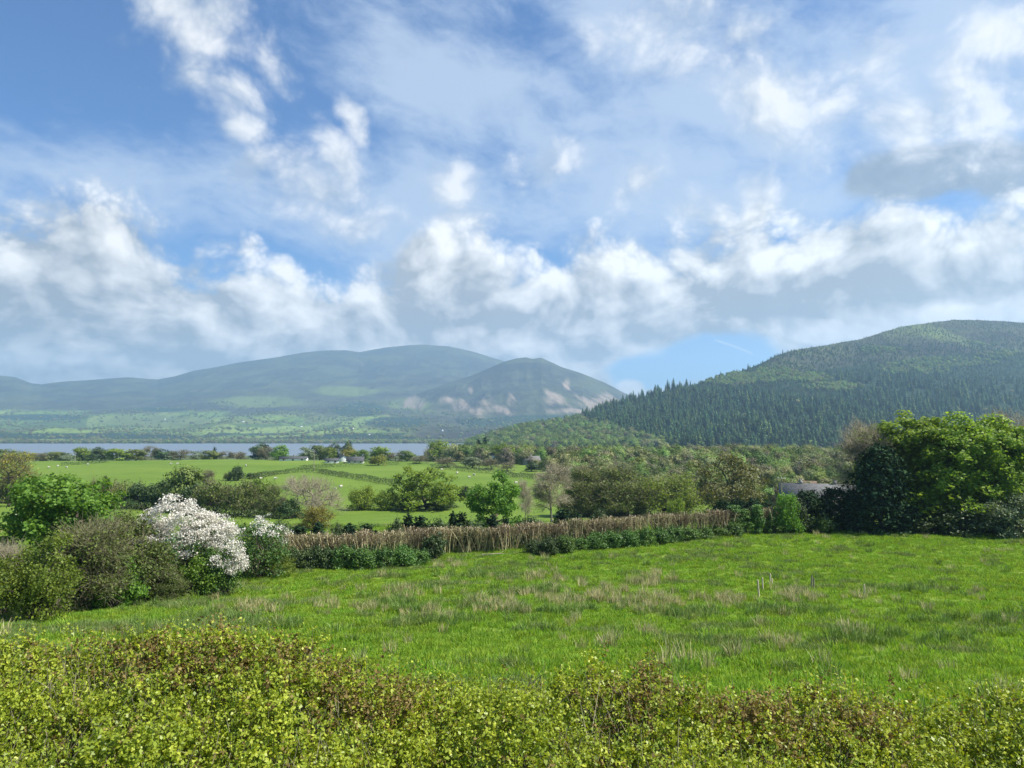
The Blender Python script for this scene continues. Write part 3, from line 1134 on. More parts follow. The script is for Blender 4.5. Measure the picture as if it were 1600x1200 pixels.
# the nearer fell with scree on its face
px, t, PXg, T, fx, fy, fz = fell(330, 1350, 620, 150, UP_RIDGE, [(330, 3300), (1350, 3300)], [(330, 4700), (820, 5300), (1350, 5000)],
                                 [(330, 681), (1350, 681)], ([0, 0.10, 0.30, 0.55, 1.0], [0, 0.10, 0.27, 0.50, 1.0]), rough=30, rs=340, seed=8, gully=1.0)
Yv = rows_of(fx, fy, fz)
scree = soft_blob(PXg, Yv, [(720, 634, 32, 16), (765, 640, 60, 13), (700, 626, 18, 10), (760, 628, 25, 14), (800, 624, 14, 24), (865, 622, 26, 16), (905, 642, 70, 7), (940, 628, 60, 22), (645, 630, 25, 18), (885, 600, 10, 16), (735, 610, 8, 14)])
wood = np.clip((Yv - 652) / 6, 0, 1) + soft_blob(PXg, Yv, [(840, 655, 90, 9), (600, 650, 60, 12)])
lawn = soft_blob(PXg, Yv, [(640, 634, 45, 18), (600, 626, 50, 8)])
me = mesh_np('fell', np.stack([fx, fy, fz], -1).reshape(-1, 3), grid_faces(*fx.shape), fell_material('fell_heath'), True,
             {'field': np.zeros(scree.size), 'lawn': lawn.ravel(), 'wood': np.clip(wood, 0, 1).ravel(), 'scree': scree.ravel()})
kind(link('fell', me), 'structure')
UPG = (PXg, T, fx, fy, fz, Yv)

# the wooded hill on the right
px, t, PXg, T, fx, fy, fz = fell(640, 2500, 780, 170, RH_RIDGE, [(640, 1350), (700, 1250), (900, 1020), (1300, 1050), (2500, 900)],
                                 [(700, 1500), (800, 1550), (900, 1700), (1050, 1850), (1250, 2250), (1500, 2700), (2500, 2700)],
                                 [(640, 714), (680, 710), (720, 704), (1000, 704), (1330, 706), (2500, 706)], ([0, 0.15, 0.4, 0.7, 1.0], [0, 0.13, 0.40, 0.72, 1.0]), rough=16, rs=170, seed=14)
Yv = rows_of(fx, fy, fz)
light = np.clip((fbm2(fx / 240, fy / 260, 51, 4) - 0.42) * 4, 0, 1) * np.clip((PXg - 1080) / 80, 0, 1)
upper = np.clip((600 - 0.12 * (PXg - 1100).clip(0, 400) - Yv) / 18 + 0.5, 0, 1) * np.clip((PXg - 1150) / 100, 0, 1)
me = mesh_np('hill', np.stack([fx, fy, fz], -1).reshape(-1, 3), grid_faces(*fx.shape), fell_material('hill_floor', (0.018, 0.034, 0.018)), True,
             {'field': np.zeros(light.size), 'lawn': (upper * (0.25 + 0.35 * light)).ravel(), 'wood': (1 - upper).ravel(), 'scree': np.zeros(light.size)})
kind(link('hill', me), 'structure')
RHG = (PXg, T, fx, fy, fz, Yv)


# ------------------------------------------------------------------ woods too far to count
def grid_sample(G, n, rng, mask):
    PXg, T, x, y, z = G[:5]
    ok = np.argwhere(mask[:-1, :-1])
    k = ok[rng.integers(0, len(ok), n)]
    i, j = k[:, 0], k[:, 1]
    a, b = rng.random(n), rng.random(n)
    out = []
    for q in (x, y, z):
        out.append(q[i, j] + a * (q[i + 1, j] - q[i, j]) + b * (q[i, j + 1] - q[i, j]))
    return np.stack(out, 1)


def far_round(seed, leaf, n=70, lpc=34, ls=0.55, W=10.0, H=10.0):
    p = make_tree(seed, H, W, cb=0.02, n=n, lpc=lpc, ls=ls, cr=1.35, lobes=9, leaf=leaf, shell=0.7, tr=0.22, up=0.6, bw=2.2)
    return p


def far_spruce(seed, leaf='far_spruce', H=21.0, W=10.5, rows=12):
    """A narrow conifer as the far slope shows it: tiers of drooping fans, ragged at the edge."""
    rng = np.random.default_rng(seed)
    mb = MB()
    for r in range(rows):
        t = r / (rows - 1)
        z = H * (0.06 + 0.90 * t)
        R = W / 2 * (1 - t) ** 0.72 + 0.25
        nb = 9
        an = rng.uniform(0, 6) + np.arange(nb) * 2 * pi / nb + rng.normal(size=nb) * 0.2
        Rb = R * rng.uniform(0.6, 1.15, nb)
        w = R * 0.42
        d = np.stack([np.cos(an), np.sin(an), 0 * an], 1)
        s = np.stack([-np.sin(an), np.cos(an), 0 * an], 1)
        top = np.tile([0, 0, z + H / rows * 0.75], (nb, 1))
        tip = d * Rb[:, None] + np.array([0, 0, z - 0.28 * R])
        m = d * (Rb * 0.6)[:, None] + np.array([0, 0, z])
        v = np.stack([top, m + s * w, tip, m - s * w], 1).reshape(-1, 3)
        mb.add(v, np.arange(4 * nb).reshape(nb, 4), a=np.repeat(rng.random(nb), 4))
    mb.tubes([[0, 0, -1]], [[0, 0, H]], 0.25, 0.04, 4)
    return {'parts': [('crown', mb.mesh('crown', M[leaf]))], 'H': H, 'W': W}


M['far_spruce'] = leaf_mat('spruce_needles', [(0.0, (0.013, 0.030, 0.012)), (0.5, (0.024, 0.050, 0.018)), (1.0, (0.046, 0.076, 0.030))], 0.0, 0.1, 0.8, objvar=0.38, gain=1.6)
M['larch'] = leaf_mat('larch_needles', [(0.0, (0.045, 0.075, 0.022)), (0.5, (0.075, 0.115, 0.032)), (1.0, (0.11, 0.155, 0.045))], 0.15, 0.1, 0.8, objvar=0.22)
M['wood_green'] = leaf_mat('wood_green_leaves', [(0.0, (0.040, 0.066, 0.018)), (0.5, (0.075, 0.112, 0.030)), (1.0, (0.120, 0.160, 0.045))], 0.2, 0.1, 0.8, objvar=0.3, gain=2.3)
M['wood_dull'] = leaf_mat('wood_dull_leaves', [(0.0, (0.052, 0.058, 0.024)), (0.5, (0.090, 0.098, 0.042)), (1.0, (0.140, 0.145, 0.065))], 0.15, 0.1, 0.8, objvar=0.3, gain=2.3)
M['wood_bare'] = leaf_mat('wood_bare_twigs', [(0.0, (0.070, 0.064, 0.042)), (0.5, (0.115, 0.106, 0.070)), (1.0, (0.165, 0.152, 0.105))], 0.1, 0.1, 0.8, objvar=0.2)
FR = [far_round(100 + k, ['wood_green', 'wood_dull', 'wood_green', 'wood_bare', 'wood_dull', 'larch'][k]) for k in range(6)]
FRM = [one_mesh(p, 'wood_tree') for p in FR]
SPR = [far_spruce(120 + k) for k in range(4)] + [far_spruce(125, 'larch', W=8.0)]
SPM = [p['parts'][0][1] for p in SPR]

rng = np.random.default_rng(5)
# conifers of the right-hand hill
PXg, T, fx, fy, fz, Yv = RHG
line = np.interp(PXg, [700, 880, 930, 1000, 1100, 1200, 1300, 1400, 1500, 1620, 2500], [600, 640, 655, 628, 614, 612, 606, 600, 592, 584, 600])
spur = (PXg < 905 + (Yv - 655) * 3.2) & (PXg < 1075)
face = (T > 0.0) & (T < 1.0) & (PXg > 730) & (PXg < 1850)
line = line + (fbm2(fx / 210, fy / 330, 55, 4) - 0.5) * 90 * np.clip((PXg - 1060) / 120, 0, 1)
con = face & ~spur & ((Yv > line) | ((PXg < 1075)))
P = grid_sample(RHG, 5600, rng, con)
pp = 800 + FPX * P[:, 0] / P[:, 1]
sc = (0.5 + 0.75 * rng.beta(2.2, 2.0, len(P))) * (0.8 + 0.4 * fbm2(P[:, 0] / 130, P[:, 1] / 200, 58, 3)) * np.where(rng.random(len(P)) < 0.08, 1.25, 1.0)
idx = np.where(rng.random(len(P)) < 0.12, 4, rng.integers(0, 4, len(P)))
idx = np.where(rng.random(len(P)) < 0.07, rng.integers(5, 8, len(P)), idx)
scatter('conifer_forest', P - np.array([0, 0, 1.0]), np.stack([sc * rng.uniform(0.9, 1.5, len(P))] * 2 + [sc], 1), rng.uniform(0, 6.28, len(P)), idx, SPM + FRM[:3])
# young plantation and scrub higher up
yng = face & ~spur & ~con & (T < 0.995)
P = grid_sample(RHG, 12000, rng, yng)
r = rows_of(P[:, 0], P[:, 1], P[:, 2])
pp = 800 + FPX * P[:, 0] / P[:, 1]
n1 = fbm2(P[:, 0] / 160, P[:, 1] / 160, 77, 3)
isl = soft_blob(pp, r, [(1500, 566, 70, 10), (1560, 556, 40, 8), (1430, 578, 70, 9), (1300, 606, 70, 7), (1140, 592, 60, 12), (1210, 585, 40, 20), (1250, 592, 60, 8)]) + (n1 - 0.5) * 1.3 > 0.30
sc = np.where(isl, rng.uniform(0.7, 1.25, len(P)), rng.uniform(0.22, 0.50, len(P)))
sc = np.where((PXg.min() < pp) & (r < 545 - 0.05 * (pp - 1300)), np.minimum(sc, 0.3), sc)
ids = np.where(isl, 5 + np.where(rng.random(len(P)) < 0.6, 0, rng.integers(0, 6, len(P))), np.where(rng.random(len(P)) < 0.25, 4, rng.integers(0, 4, len(P))))
scatter('hillside_wood', P - np.array([0, 0, 0.5]), sc, rng.uniform(0, 6.28, len(P)), ids, SPM + FRM)
# the leafy spur at the foot of the hill
P = grid_sample(RHG, 1500, rng, face & spur)
sc = rng.uniform(0.9, 1.9, len(P))
scatter('spur_wood', P - np.array([0, 0, 0.8]), sc, rng.uniform(0, 6.28, len(P)), np.where(rng.random(len(P)) < 0.62, rng.choice([0, 2, 5], len(P)), rng.integers(0, 6, len(P))), FRM)

# valley woods between the pastures and the hill
n = 3000
d = np.exp(rng.uniform(np.log(150), np.log(1200), n))
ppx = rng.uniform(670, 1420, n)
keep = (d > np.interp(ppx, [670, 760, 850, 900, 1000, 1420], [470, 430, 345, 240, 190, 150])) & ~((ppx < 760) & (d > 900) & (rng.random(n) < 0.6))
d, ppx = d[keep], ppx[keep]
x = (ppx - 800) / FPX * d
P = np.stack([x, d, ground_z(x, d)], 1)
sc = rng.uniform(0.65, 1.6, len(P)) * np.interp(d, [150, 330, 600], [0.42, 0.75, 1.0])
k = rng.random(len(P))
idx = np.where(k < 0.16, 3, np.where(k < 0.52, rng.choice([1, 4], len(P)), rng.choice([0, 2, 5], len(P))))
scatter('valley_wood', P - np.array([0, 0, 0.6]), sc, rng.uniform(0, 6.28, len(P)), idx, FRM)

# far shore woods and hedgerow trees among the fields beyond the lake
n = 3000
ppx = rng.uniform(-260, 900, n)
d = 2235 + np.abs(rng.normal(size=n)) * 120 * (0.4 + fbm2(ppx / 90, ppx * 0, 61, 3))
x = (ppx - 800) / FPX * d
P1 = np.stack([x, d, np.maximum(ground_z(x, d), CAMZ - 40)], 1)
PXg, T, fx, fy, fz, Yv, fieldm = SKG
fmask = (Yv > 628) & (T > 0.01) & (T < 0.6) & (PXg > -300) & (PXg < 900)
cl = fbm2(fx / 170, fy / 110, 71, 3)
P2 = grid_sample(SKG, 3000, rng, fmask & (cl > 0.60))
P3 = grid_sample(SKG, 1100, rng, fmask)
PXg, T, fx, fy, fz, Yv = UPG
P4 = grid_sample(UPG, 1600, rng, (Yv > 655) & (T > 0.0) & (T < 0.6) & (PXg > 500) & (PXg < 1000))
P = np.concatenate([P1, P2, P3, P4])
sc = rng.uniform(0.6, 1.35, len(P))
idx = rng.choice([0, 1, 1, 2, 3, 4, 4], len(P))
sx = sc * rng.uniform(0.9, 1.7, len(P))
scatter('far_woods', P - np.array([0, 0, 0.8]), np.stack([sx, sx, sc], 1), rng.uniform(0, 6.28, len(P)), idx, FRM)

# conifers that stand out one by one on the skyline of the hill
SKYLINE = [(935, 637, 'low'), (951, 628, 'bushy'), (968, 623, 'narrow'), (985, 613, 'slim'), (1002, 606, 'ragged'), (1017, 606, 'stubby'), (1028, 601, 'pointed'),
           (1043, 591, 'tall dark'), (1054, 589, 'tallest'), (1066, 597, 'short'), (1080, 594, 'leaning'), (1128, 579, 'lone'), (1170, 567, 'solitary'), (1226, 545, 'small lone'), (1233, 546, 'stunted')]
PXg, T, fx, fy, fz, Yv = RHG
for k, (p_, row, look) in enumerate(SKYLINE):
    i = int(np.argmin(np.abs(PXg[:, 0] - p_)))
    j = int(np.argmin(np.abs(T[0] - 0.985)))
    loc = np.array([fx[i, j], fy[i, j], fz[i, j] - 0.5])
    h = max(z_at(row, loc[1], p_) - loc[2], 4.0)
    where = ['at the foot of the skyline beside the far mountain', 'where the ridge begins to rise', 'on the lower skyline', 'partway up the lower skyline', 'just below the pair of tall ones', 'below the pair of tall ones',
             'left of the pair of tall ones', 'left one of the two tallest on the skyline', 'right one of the two tallest on the skyline', 'right beside the two tallest', 'above the dip of the skyline',
             'on the middle skyline above leafy trees', 'on the bare upper skyline', 'near the shoulder of the hill', 'at the very shoulder of the hill'][k]
    plant(SPR[k % 4], 'conifer', '%s conifer silhouetted %s' % (look, where), 'conifer', loc, h, h * 0.36, k * 1.3, 'conifers on the hill skyline')


# ------------------------------------------------------------------ plant kinds of the middle distance
MID = {
    'oak': make_tree(201, 9.0, 11.0, cb=0.02, n=130, lpc=60, ls=0.34, cr=0.8, lobes=10, leaf='oak', tr=0.28),
    'sycamore': make_tree(202, 9.0, 9.0, cb=0.02, n=130, lpc=60, ls=0.34, cr=0.78, lobes=9, leaf='sycamore', tr=0.25),
    'bare': make_tree(203, 10.0, 5.0, cb=0.12, n=120, lpc=5, ls=0.16, cr=0.8, lobes=7, leaf='olive', bark='pale_bark', twigs=26, twig_len=1.0, twig_r=0.014, twig_mat='pale_twig', tr=0.13, skirt=0.1),
    'spreading': make_tree(204, 6.5, 10.5, cb=0.12, n=130, lpc=2, ls=0.14, cr=0.9, lobes=8, leaf='olive', bark='pale_bark', twigs=22, twig_len=1.3, twig_r=0.016, twig_mat='pale_twig', tr=0.3),
    'willow': make_shrub(205, 8.0, 8.0, n=170, lpc=60, ls=0.24, cr=0.9, leaf='olive', skirt=0.45, twigs=14, twig_len=1.3, twig_r=0.013, twig_mat='twig', stems=9, sprig=0.3),
    'willow_gold': make_shrub(206, 7.0, 9.0, n=140, lpc=56, ls=0.24, cr=0.85, leaf='lime', skirt=0.4, twigs=14, twig_len=1.0, twig_r=0.012, stems=9, sprig=0.4),
    'russet': make_tree(207, 9.0, 10.0, cb=0.02, n=95, lpc=60, ls=0.30, cr=0.9, lobes=8, leaf='russet', tr=0.3, twigs=0),
    'ivy': make_tree(208, 8.0, 6.0, cb=0.05, n=70, lpc=80, ls=0.28, cr=0.8, lobes=7, leaf='dark', tr=0.25),
    'thorn': make_shrub(209, 3.5, 5.0, n=60, lpc=55, ls=0.20, cr=0.65, leaf='olive', twigs=16, twig_len=0.7, twig_r=0.012, sprig=0.5),
    'thorn_green': make_shrub(210, 3.5, 5.0, n=60, lpc=70, ls=0.20, cr=0.65, leaf='oak', twigs=6, sprig=0.5),
    'thorn_dark': make_shrub(211, 3.0, 4.5, n=60, lpc=80, ls=0.20, cr=0.6, leaf='dark', sprig=0.4),
    'thorn_gold': make_shrub(212, 4.0, 5.0, n=60, lpc=50, ls=0.20, cr=0.65, leaf='gold', twigs=16, twig_len=0.8, twig_r=0.012, sprig=0.6),
    'golden': make_tree(213, 9.0, 8.0, cb=0.22, n=90, lpc=20, ls=0.26, cr=0.9, lobes=8, leaf='gold', bark='bark', twigs=22, twig_len=1.0, twig_r=0.013, tr=0.22),
    'far_green': make_tree(214, 10.0, 10.0, cb=0.02, n=64, lpc=40, ls=0.62, cr=1.35, lobes=8, leaf='oak', bw=1.6, tr=0.25),
    'far_bright': make_tree(215, 10.0, 8.5, cb=0.02, n=64, lpc=44, ls=0.60, cr=1.3, lobes=7, leaf='sycamore', bw=1.6, tr=0.25),
    'far_olive': make_tree(216, 9.0, 9.0, cb=0.02, n=64, lpc=40, ls=0.55, cr=1.3, lobes=8, leaf='olive', bw=1.6, tr=0.22),
    'far_dark': make_tree(217, 10.0, 8.0, cb=0.02, n=64, lpc=44, ls=0.55, cr=1.2, lobes=7, leaf='dark', bw=1.6, tr=0.25),
    'far_bare': make_tree(218, 10.0, 8.0, cb=0.02, n=70, lpc=6, ls=0.40, cr=1.1, lobes=7, leaf='wood_bare', bark='bark', twigs=26, twig_len=1.6, twig_r=0.03, twig_mat='twig', tr=0.2),
    'far_grey': make_tree(219, 9.0, 8.5, cb=0.02, n=64, lpc=38, ls=0.50, cr=1.3, lobes=8, leaf='greygreen', bw=1.6, tr=0.22),
    'far_gold': make_tree(220, 8.0, 9.0, cb=0.02, n=64, lpc=38, ls=0.50, cr=1.2, lobes=8, leaf='gold', bw=1.6, tr=0.22),
    'pine': make_conifer(221, 11.0, 5.0, rows=16, per=9, dens=8, ls=0.75),
}


def place(kindname, px, base, top, wpx, name, label, cat, rot=None, group=None):
    """base < 0: distance in metres; otherwise the sight-line row of the foot."""
    loc = at_dist(px, -base) if base < 0 else ray_ground(px, base)
    h = max(z_at(top, loc[1], px) - loc[2], 0.4)
    w = wpx / FPX * loc[1] / cos(atan((px - 800) / FPX))
    return plant(MID[kindname], name, label, cat, loc, h, w, px * 0.37 if rot is None else rot, group)


CREST = 'trees along the crest before the lake'
for row in [
    # px, base, top, width, kind, name, label
    (6, -430, 702, 46, 'far_olive', 'dull olive tree at the photo edge where the lake begins'),
    (32, -470, 706, 40, 'far_gold', 'gold-tinted tree beside the lake end at far left'),
    (58, -480, 708, 30, 'far_bare', 'brownish bare tree behind the far-left hedge by the lake'),
    (82, -490, 706, 34, 'far_olive', 'low olive tree left of the first pole on the crest'),
    (103, -490, 708, 26, 'far_grey', 'pale grey-green tree directly left of the first pole'),
    (131, -480, 699, 26, 'far_green', 'green tree directly right of the first pole'),
    (146, -455, 709, 14, 'far_dark', 'small dark round tree standing forward on the pasture crest'),
    (159, -470, 699, 24, 'far_dark', 'blue-dark rounded tree on the crest above the leafy sycamore'),
    (184, -465, 701, 36, 'far_green', 'broad green tree on the crest with whitish flecks'),
    (214, -470, 702, 28, 'far_olive', 'olive tree on the crest beside a rust-topped one'),
    (238, -480, 697, 24, 'far_bare', 'rust-brown bare-topped tree against the lake'),
    (258, -470, 702, 30, 'far_dark', 'dark green tree right of the rust-brown one on the crest'),
    (282, -475, 703, 34, 'far_bare', 'brown budding tree on the crest over the sheep'),
    (310, -500, 705, 22, 'far_grey', 'pale silvery tree in front of the lake, right of the sheep'),
    (331, -480, 704, 30, 'far_olive', 'olive tree under a dark spire on the crest'),
    (336, -520, 699, 10, 'pine', 'dark spire conifer poking above the olive tree'),
    (356, -480, 705, 26, 'far_bare', 'bare twiggy tree by the white poles on the crest'),
    (378, -500, 706, 24, 'far_bare', 'pale bare tree left of the black pine'),
    (405, -470, 693, 32, 'far_dark', 'big near-black pine-like tree rising over the lake'),
    (416, -465, 698, 24, 'far_bare', 'brown tree leaning on the near-black tree'),
    (437, -450, 696, 26, 'far_bright', 'bright lime-green tree left of the long grey roof'),
    (482, -440, 699, 28, 'far_grey', 'grey-green tree at the right end of the long grey roof'),
    (500, -445, 696, 30, 'far_olive', 'full olive tree behind the tall pole'),
    (516, -440, 699, 22, 'far_green', 'green tree left of the white gable'),
    (521, -520, 692, 20, 'far_dark', 'bluish dark tree behind the white gable, left of two'),
    (542, -520, 690, 24, 'far_dark', 'bluish dark double-topped tree right behind the white gable'),
    (545, -500, 699, 26, 'far_gold', 'yellowish tree above the white gable'),
    (565, -420, 703, 30, 'far_green', 'green tree hiding the right end of the dark roof'),
    (593, -430, 698, 34, 'far_green', 'round green tree between the gable and the open lake'),
    (592, -380, 710, 26, 'far_gold', 'pale golden bush-like tree right of the house hedge'),
    (618, -430, 707, 24, 'far_bare', 'bare brown tree in front of the open water'),
    (636, -420, 704, 26, 'far_olive', 'olive tree in front of the open water'),
    (655, -400, 712, 28, 'far_bare', 'low bare thicket tree right of the open water'),
    (688, -480, 689, 38, 'far_green', 'large green tree at the right end of the lake'),
    (722, -470, 694, 44, 'far_olive', 'wide olive tree beside the large green one at the lake end'),
    (751, -480, 696, 34, 'far_olive', 'tall dull tree left of the small white house'),
    (700, -350, 715, 40, 'far_bare', 'brownish tree over the long hedge, left of three'),
    (738, -350, 714, 40, 'far_grey', 'greyish tree over the long hedge, middle of three'),
    (768, -340, 716, 36, 'far_bare', 'brownish tree over the long hedge, right of three'),
    (790, -430, 694, 40, 'far_green', 'rounded green tree right of the small white house'),
    (812, -430, 700, 32, 'far_bright', 'fresh green tree left of the grey slate house'),
    (831, -330, 722, 22, 'far_dark', 'dark conifer-like tree below the grey slate house'),
    (852, -420, 704, 30, 'far_bright', 'fresh green tree right of the grey slate house'),
    (792, -330, 722, 28, 'far_bare', 'pale bare tree standing on the long hedge'),
    (758, -560, 683, 16, 'pine', 'dark conifer by the lake end, taller of a pair'),
    (748, -560, 687, 14, 'pine', 'dark conifer by the lake end, shorter of a pair'),
]:
    px_, base, top, w, kd, lab = row
    place(kd, px_, base, top, w, 'conifer' if kd == 'pine' else 'tree', lab, 'conifer' if kd == 'pine' else 'tree', group=CREST)

# trees and bushes of the pastures
for row in [
    ('golden', 14, 792, 706, 56, 'tree', 'golden budding tree with open branches at the far left of the pasture', 'tree'),
    ('thorn', 14, 786, 744, 46, 'bush', 'olive thorn bush at the foot of the golden tree', 'bush'),
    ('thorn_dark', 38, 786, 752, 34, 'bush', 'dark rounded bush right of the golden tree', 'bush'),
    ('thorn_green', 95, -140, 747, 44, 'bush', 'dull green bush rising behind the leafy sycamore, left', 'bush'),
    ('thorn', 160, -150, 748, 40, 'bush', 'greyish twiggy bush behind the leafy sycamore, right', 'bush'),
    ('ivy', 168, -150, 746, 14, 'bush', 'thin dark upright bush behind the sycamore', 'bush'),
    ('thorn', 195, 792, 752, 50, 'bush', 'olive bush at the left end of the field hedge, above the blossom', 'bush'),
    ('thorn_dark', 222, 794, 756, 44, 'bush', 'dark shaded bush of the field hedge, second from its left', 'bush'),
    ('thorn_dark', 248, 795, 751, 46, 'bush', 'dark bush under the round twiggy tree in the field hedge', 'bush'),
    ('far_olive', 285, 797, 729, 52, 'tree', 'round twiggy olive tree in the field hedge', 'tree'),
    ('thorn_dark', 300, 800, 757, 50, 'bush', 'dark bush right of the round twiggy tree', 'bush'),
    ('thorn', 335, 804, 750, 60, 'bush', 'broad olive bush in the middle of the field hedge', 'bush'),
    ('thorn', 375, 806, 752, 54, 'bush', 'brownish olive bush of the field hedge below the small clipped bushes', 'bush'),
    ('thorn_green', 408, 802, 748, 50, 'bush', 'green-topped bush of the field hedge left of the dead tree', 'bush'),
    ('far_bare', 328, -230, 734, 26, 'bush', 'rust-brown small round bush on the upper pasture', 'bush'),
    ('thorn_dark', 370, 751, 729, 22, 'bush', 'small dark round bush on a stem on the upper pasture', 'bush'),
    ('thorn', 357, 751, 737, 14, 'bush', 'very small brown bush left of the dark round one', 'bush'),
    ('thorn_dark', 393, 748, 739, 18, 'bush', 'low dark bush beside the hedge end on the upper pasture', 'bush'),
    ('willow', 425, 808, 760, 46, 'bush', 'bushy olive willow left of the spreading bare tree', 'bush'),
    ('spreading', 487, 806, 743, 86, 'tree', 'spreading bare grey tree with pale limbs in the pasture', 'tree'),
    ('thorn_dark', 452, 810, 780, 34, 'bush', 'dark bush under the spreading bare tree', 'bush'),
    ('thorn_gold', 494, 826, 789, 52, 'bush', 'yellow-olive bush in front of the spreading bare tree', 'bush'),
    ('thorn_green', 565, 797, 760, 42, 'bush', 'rounded green bush of the pair in the pasture, left', 'bush'),
    ('thorn_green', 601, 797, 765, 40, 'bush', 'rounded green bush of the pair in the pasture, right', 'bush'),
    ('oak', 668, 796, 731, 104, 'tree', 'broad leafy oak in the middle of the pasture', 'tree'),
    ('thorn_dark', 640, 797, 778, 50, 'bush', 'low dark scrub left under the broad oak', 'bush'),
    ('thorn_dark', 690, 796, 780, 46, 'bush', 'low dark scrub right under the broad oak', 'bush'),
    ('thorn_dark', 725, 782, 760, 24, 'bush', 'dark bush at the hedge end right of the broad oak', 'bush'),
    ('sycamore', 772, 822, 739, 82, 'tree', 'fresh green two-headed tree behind the cut hedge', 'tree'),
    ('bare', 821, 818, 750, 26, 'tree', 'thin twiggy sapling right of the two-headed green tree', 'tree'),
    ('bare', 862, 816, 724, 64, 'tree', 'slender bare tree with pale trunk behind the cut hedge', 'tree'),
    ('willow', 893, 808, 752, 44, 'tree', 'low willow thicket touching the slender bare tree', 'tree'),
    ('willow', 920, 806, 732, 76, 'tree', 'olive willow thicket right of the slender bare tree', 'tree'),
    ('willow', 970, 806, 729, 96, 'tree', 'brown twiggy willow thicket, largest behind the cut hedge', 'tree'),
    ('willow_gold', 930, 806, 768, 50, 'bush', 'yellow-green sallow at the foot of the willow thickets', 'bush'),
    ('willow_gold', 1048, 806, 741, 110, 'tree', 'olive-gold willow between the thickets and the russet tree', 'tree'),
    ('thorn_green', 1056, 812, 778, 30, 'bush', 'bright light-green shrub in front of the olive-gold willow', 'bush'),
    ('russet', 1138, 815, 711, 106, 'tree', 'dark russet dome-shaped tree with bare crown branches', 'tree'),
    ('thorn_dark', 1000, 806, 785, 20, 'bush', 'dark narrow bush between willow thicket and olive-gold willow', 'bush'),
    ('willow', 1212, -230, 748, 40, 'tree', 'dull twiggy tree left of the grey-roofed bungalow', 'tree'),
    ('far_olive', 1290, -330, 726, 60, 'tree', 'rounded dull tree behind the bungalow', 'tree'),
]:
    kd, px_, base, top, w, nm, lab, cat = row
    place(kd, px_, base, top, w, nm, lab, cat)


# ------------------------------------------------------------------ hedges between the fields
def hedge(pts, h, w, label, leaf='dark', mix='oak', seed=1, dens=26, ls=0.28):
    rng = np.random.default_rng(seed)
    base = np.array([ray_ground(a, b) if b > 0 else at_dist(a, -b) for a, b in pts])
    seg = np.linalg.norm(np.diff(base, axis=0), axis=1)
    s = np.concatenate([[0], np.cumsum(seg)])
    n = int(s[-1] * dens * h)
    u = rng.uniform(0, s[-1], n)
    c = np.stack([np.interp(u, s, base[:, k]) for k in range(3)], 1)
    c[:, 2] = ground_z(c[:, 0], c[:, 1])
    top = h * (0.72 + 0.55 * fbm2(u / 4.5, u * 0 + seed, seed, 3))
    an = rng.uniform(0, 2 * pi, n)
    rr_ = rng.uniform(0.5, 1.0, n)
    c[:, 0] += np.cos(an) * w / 2 * rr_
    c[:, 1] += np.sin(an) * w / 2 * rr_ * 0.9
    c[:, 2] += top * rng.random(n) ** 0.7
    o = thing('hedge', label, 'hedge', base[0])
    tone = 0.6 * fbm2(u / 7, u * 0 + 3, seed + 4, 2) + 0.4 * rng.random(n)
    a, b = MB(), MB()
    sel = rng.random(n) < 0.22 + 0.3 * (fbm2(u / 12, u * 0 + 8, seed + 2, 2) - 0.5)
    off = np.array([np.cos(an), np.sin(an), 0.6 + 0 * an]).T
    leaves(a, (c - base[0])[~sel], ls * rng.uniform(0.7, 1.4, (~sel).sum()), rng, off[~sel], 0.6, a=tone[~sel])
    leaves(b, (c - base[0])[sel], ls * rng.uniform(0.7, 1.4, sel.sum()), rng, off[sel], 0.6, a=tone[sel])
    wd = MB()
    k = rng.choice(n, size=max(20, n // 60))
    g = c[k].copy()
    g[:, 2] = ground_z(g[:, 0], g[:, 1]) - 0.1
    wd.tubes(g - base[0], c[k] - base[0], 0.03, 0.012, 3)
    link('foliage', two_mats('foliage', a, M[leaf], wd, M['bark']), o)
    b.build('green_foliage', M[mix], o)
    return o


hedge([(395, 750), (432, 742), (470, 738), (500, 740), (545, 747), (600, 756), (660, 764), (720, 770)], 2.0, 2.2, 'dark hawthorn hedge crossing the pasture from crest to oak', 'dark', 'olive', 3)
hedge([(470, 734), (520, 730), (570, 727), (625, 727)], 2.0, 2.2, 'hedge on the crest below the white-gabled house', 'dark', 'oak', 4)
hedge([(672, 732), (720, 736), (780, 742), (840, 749), (870, 754)], 1.9, 2.2, 'long trimmed hedge below the bare trees by the wood', 'dark', 'greygreen', 5)
hedge([(735, 768), (775, 771), (830, 776)], 1.3, 1.8, 'short hedge behind the two-headed green tree', 'dark', 'olive', 6)
hedge([(95, 728), (125, 726), (170, 722)], 1.6, 2.0, 'low hedge below the first pole at the crest', 'dark', 'olive', 7)
hedge([(170, 796), (250, 799), (340, 808), (430, 812)], 1.8, 2.5, 'dark base hedge along the lower edge of the left pasture', 'dark', 'olive', 8)


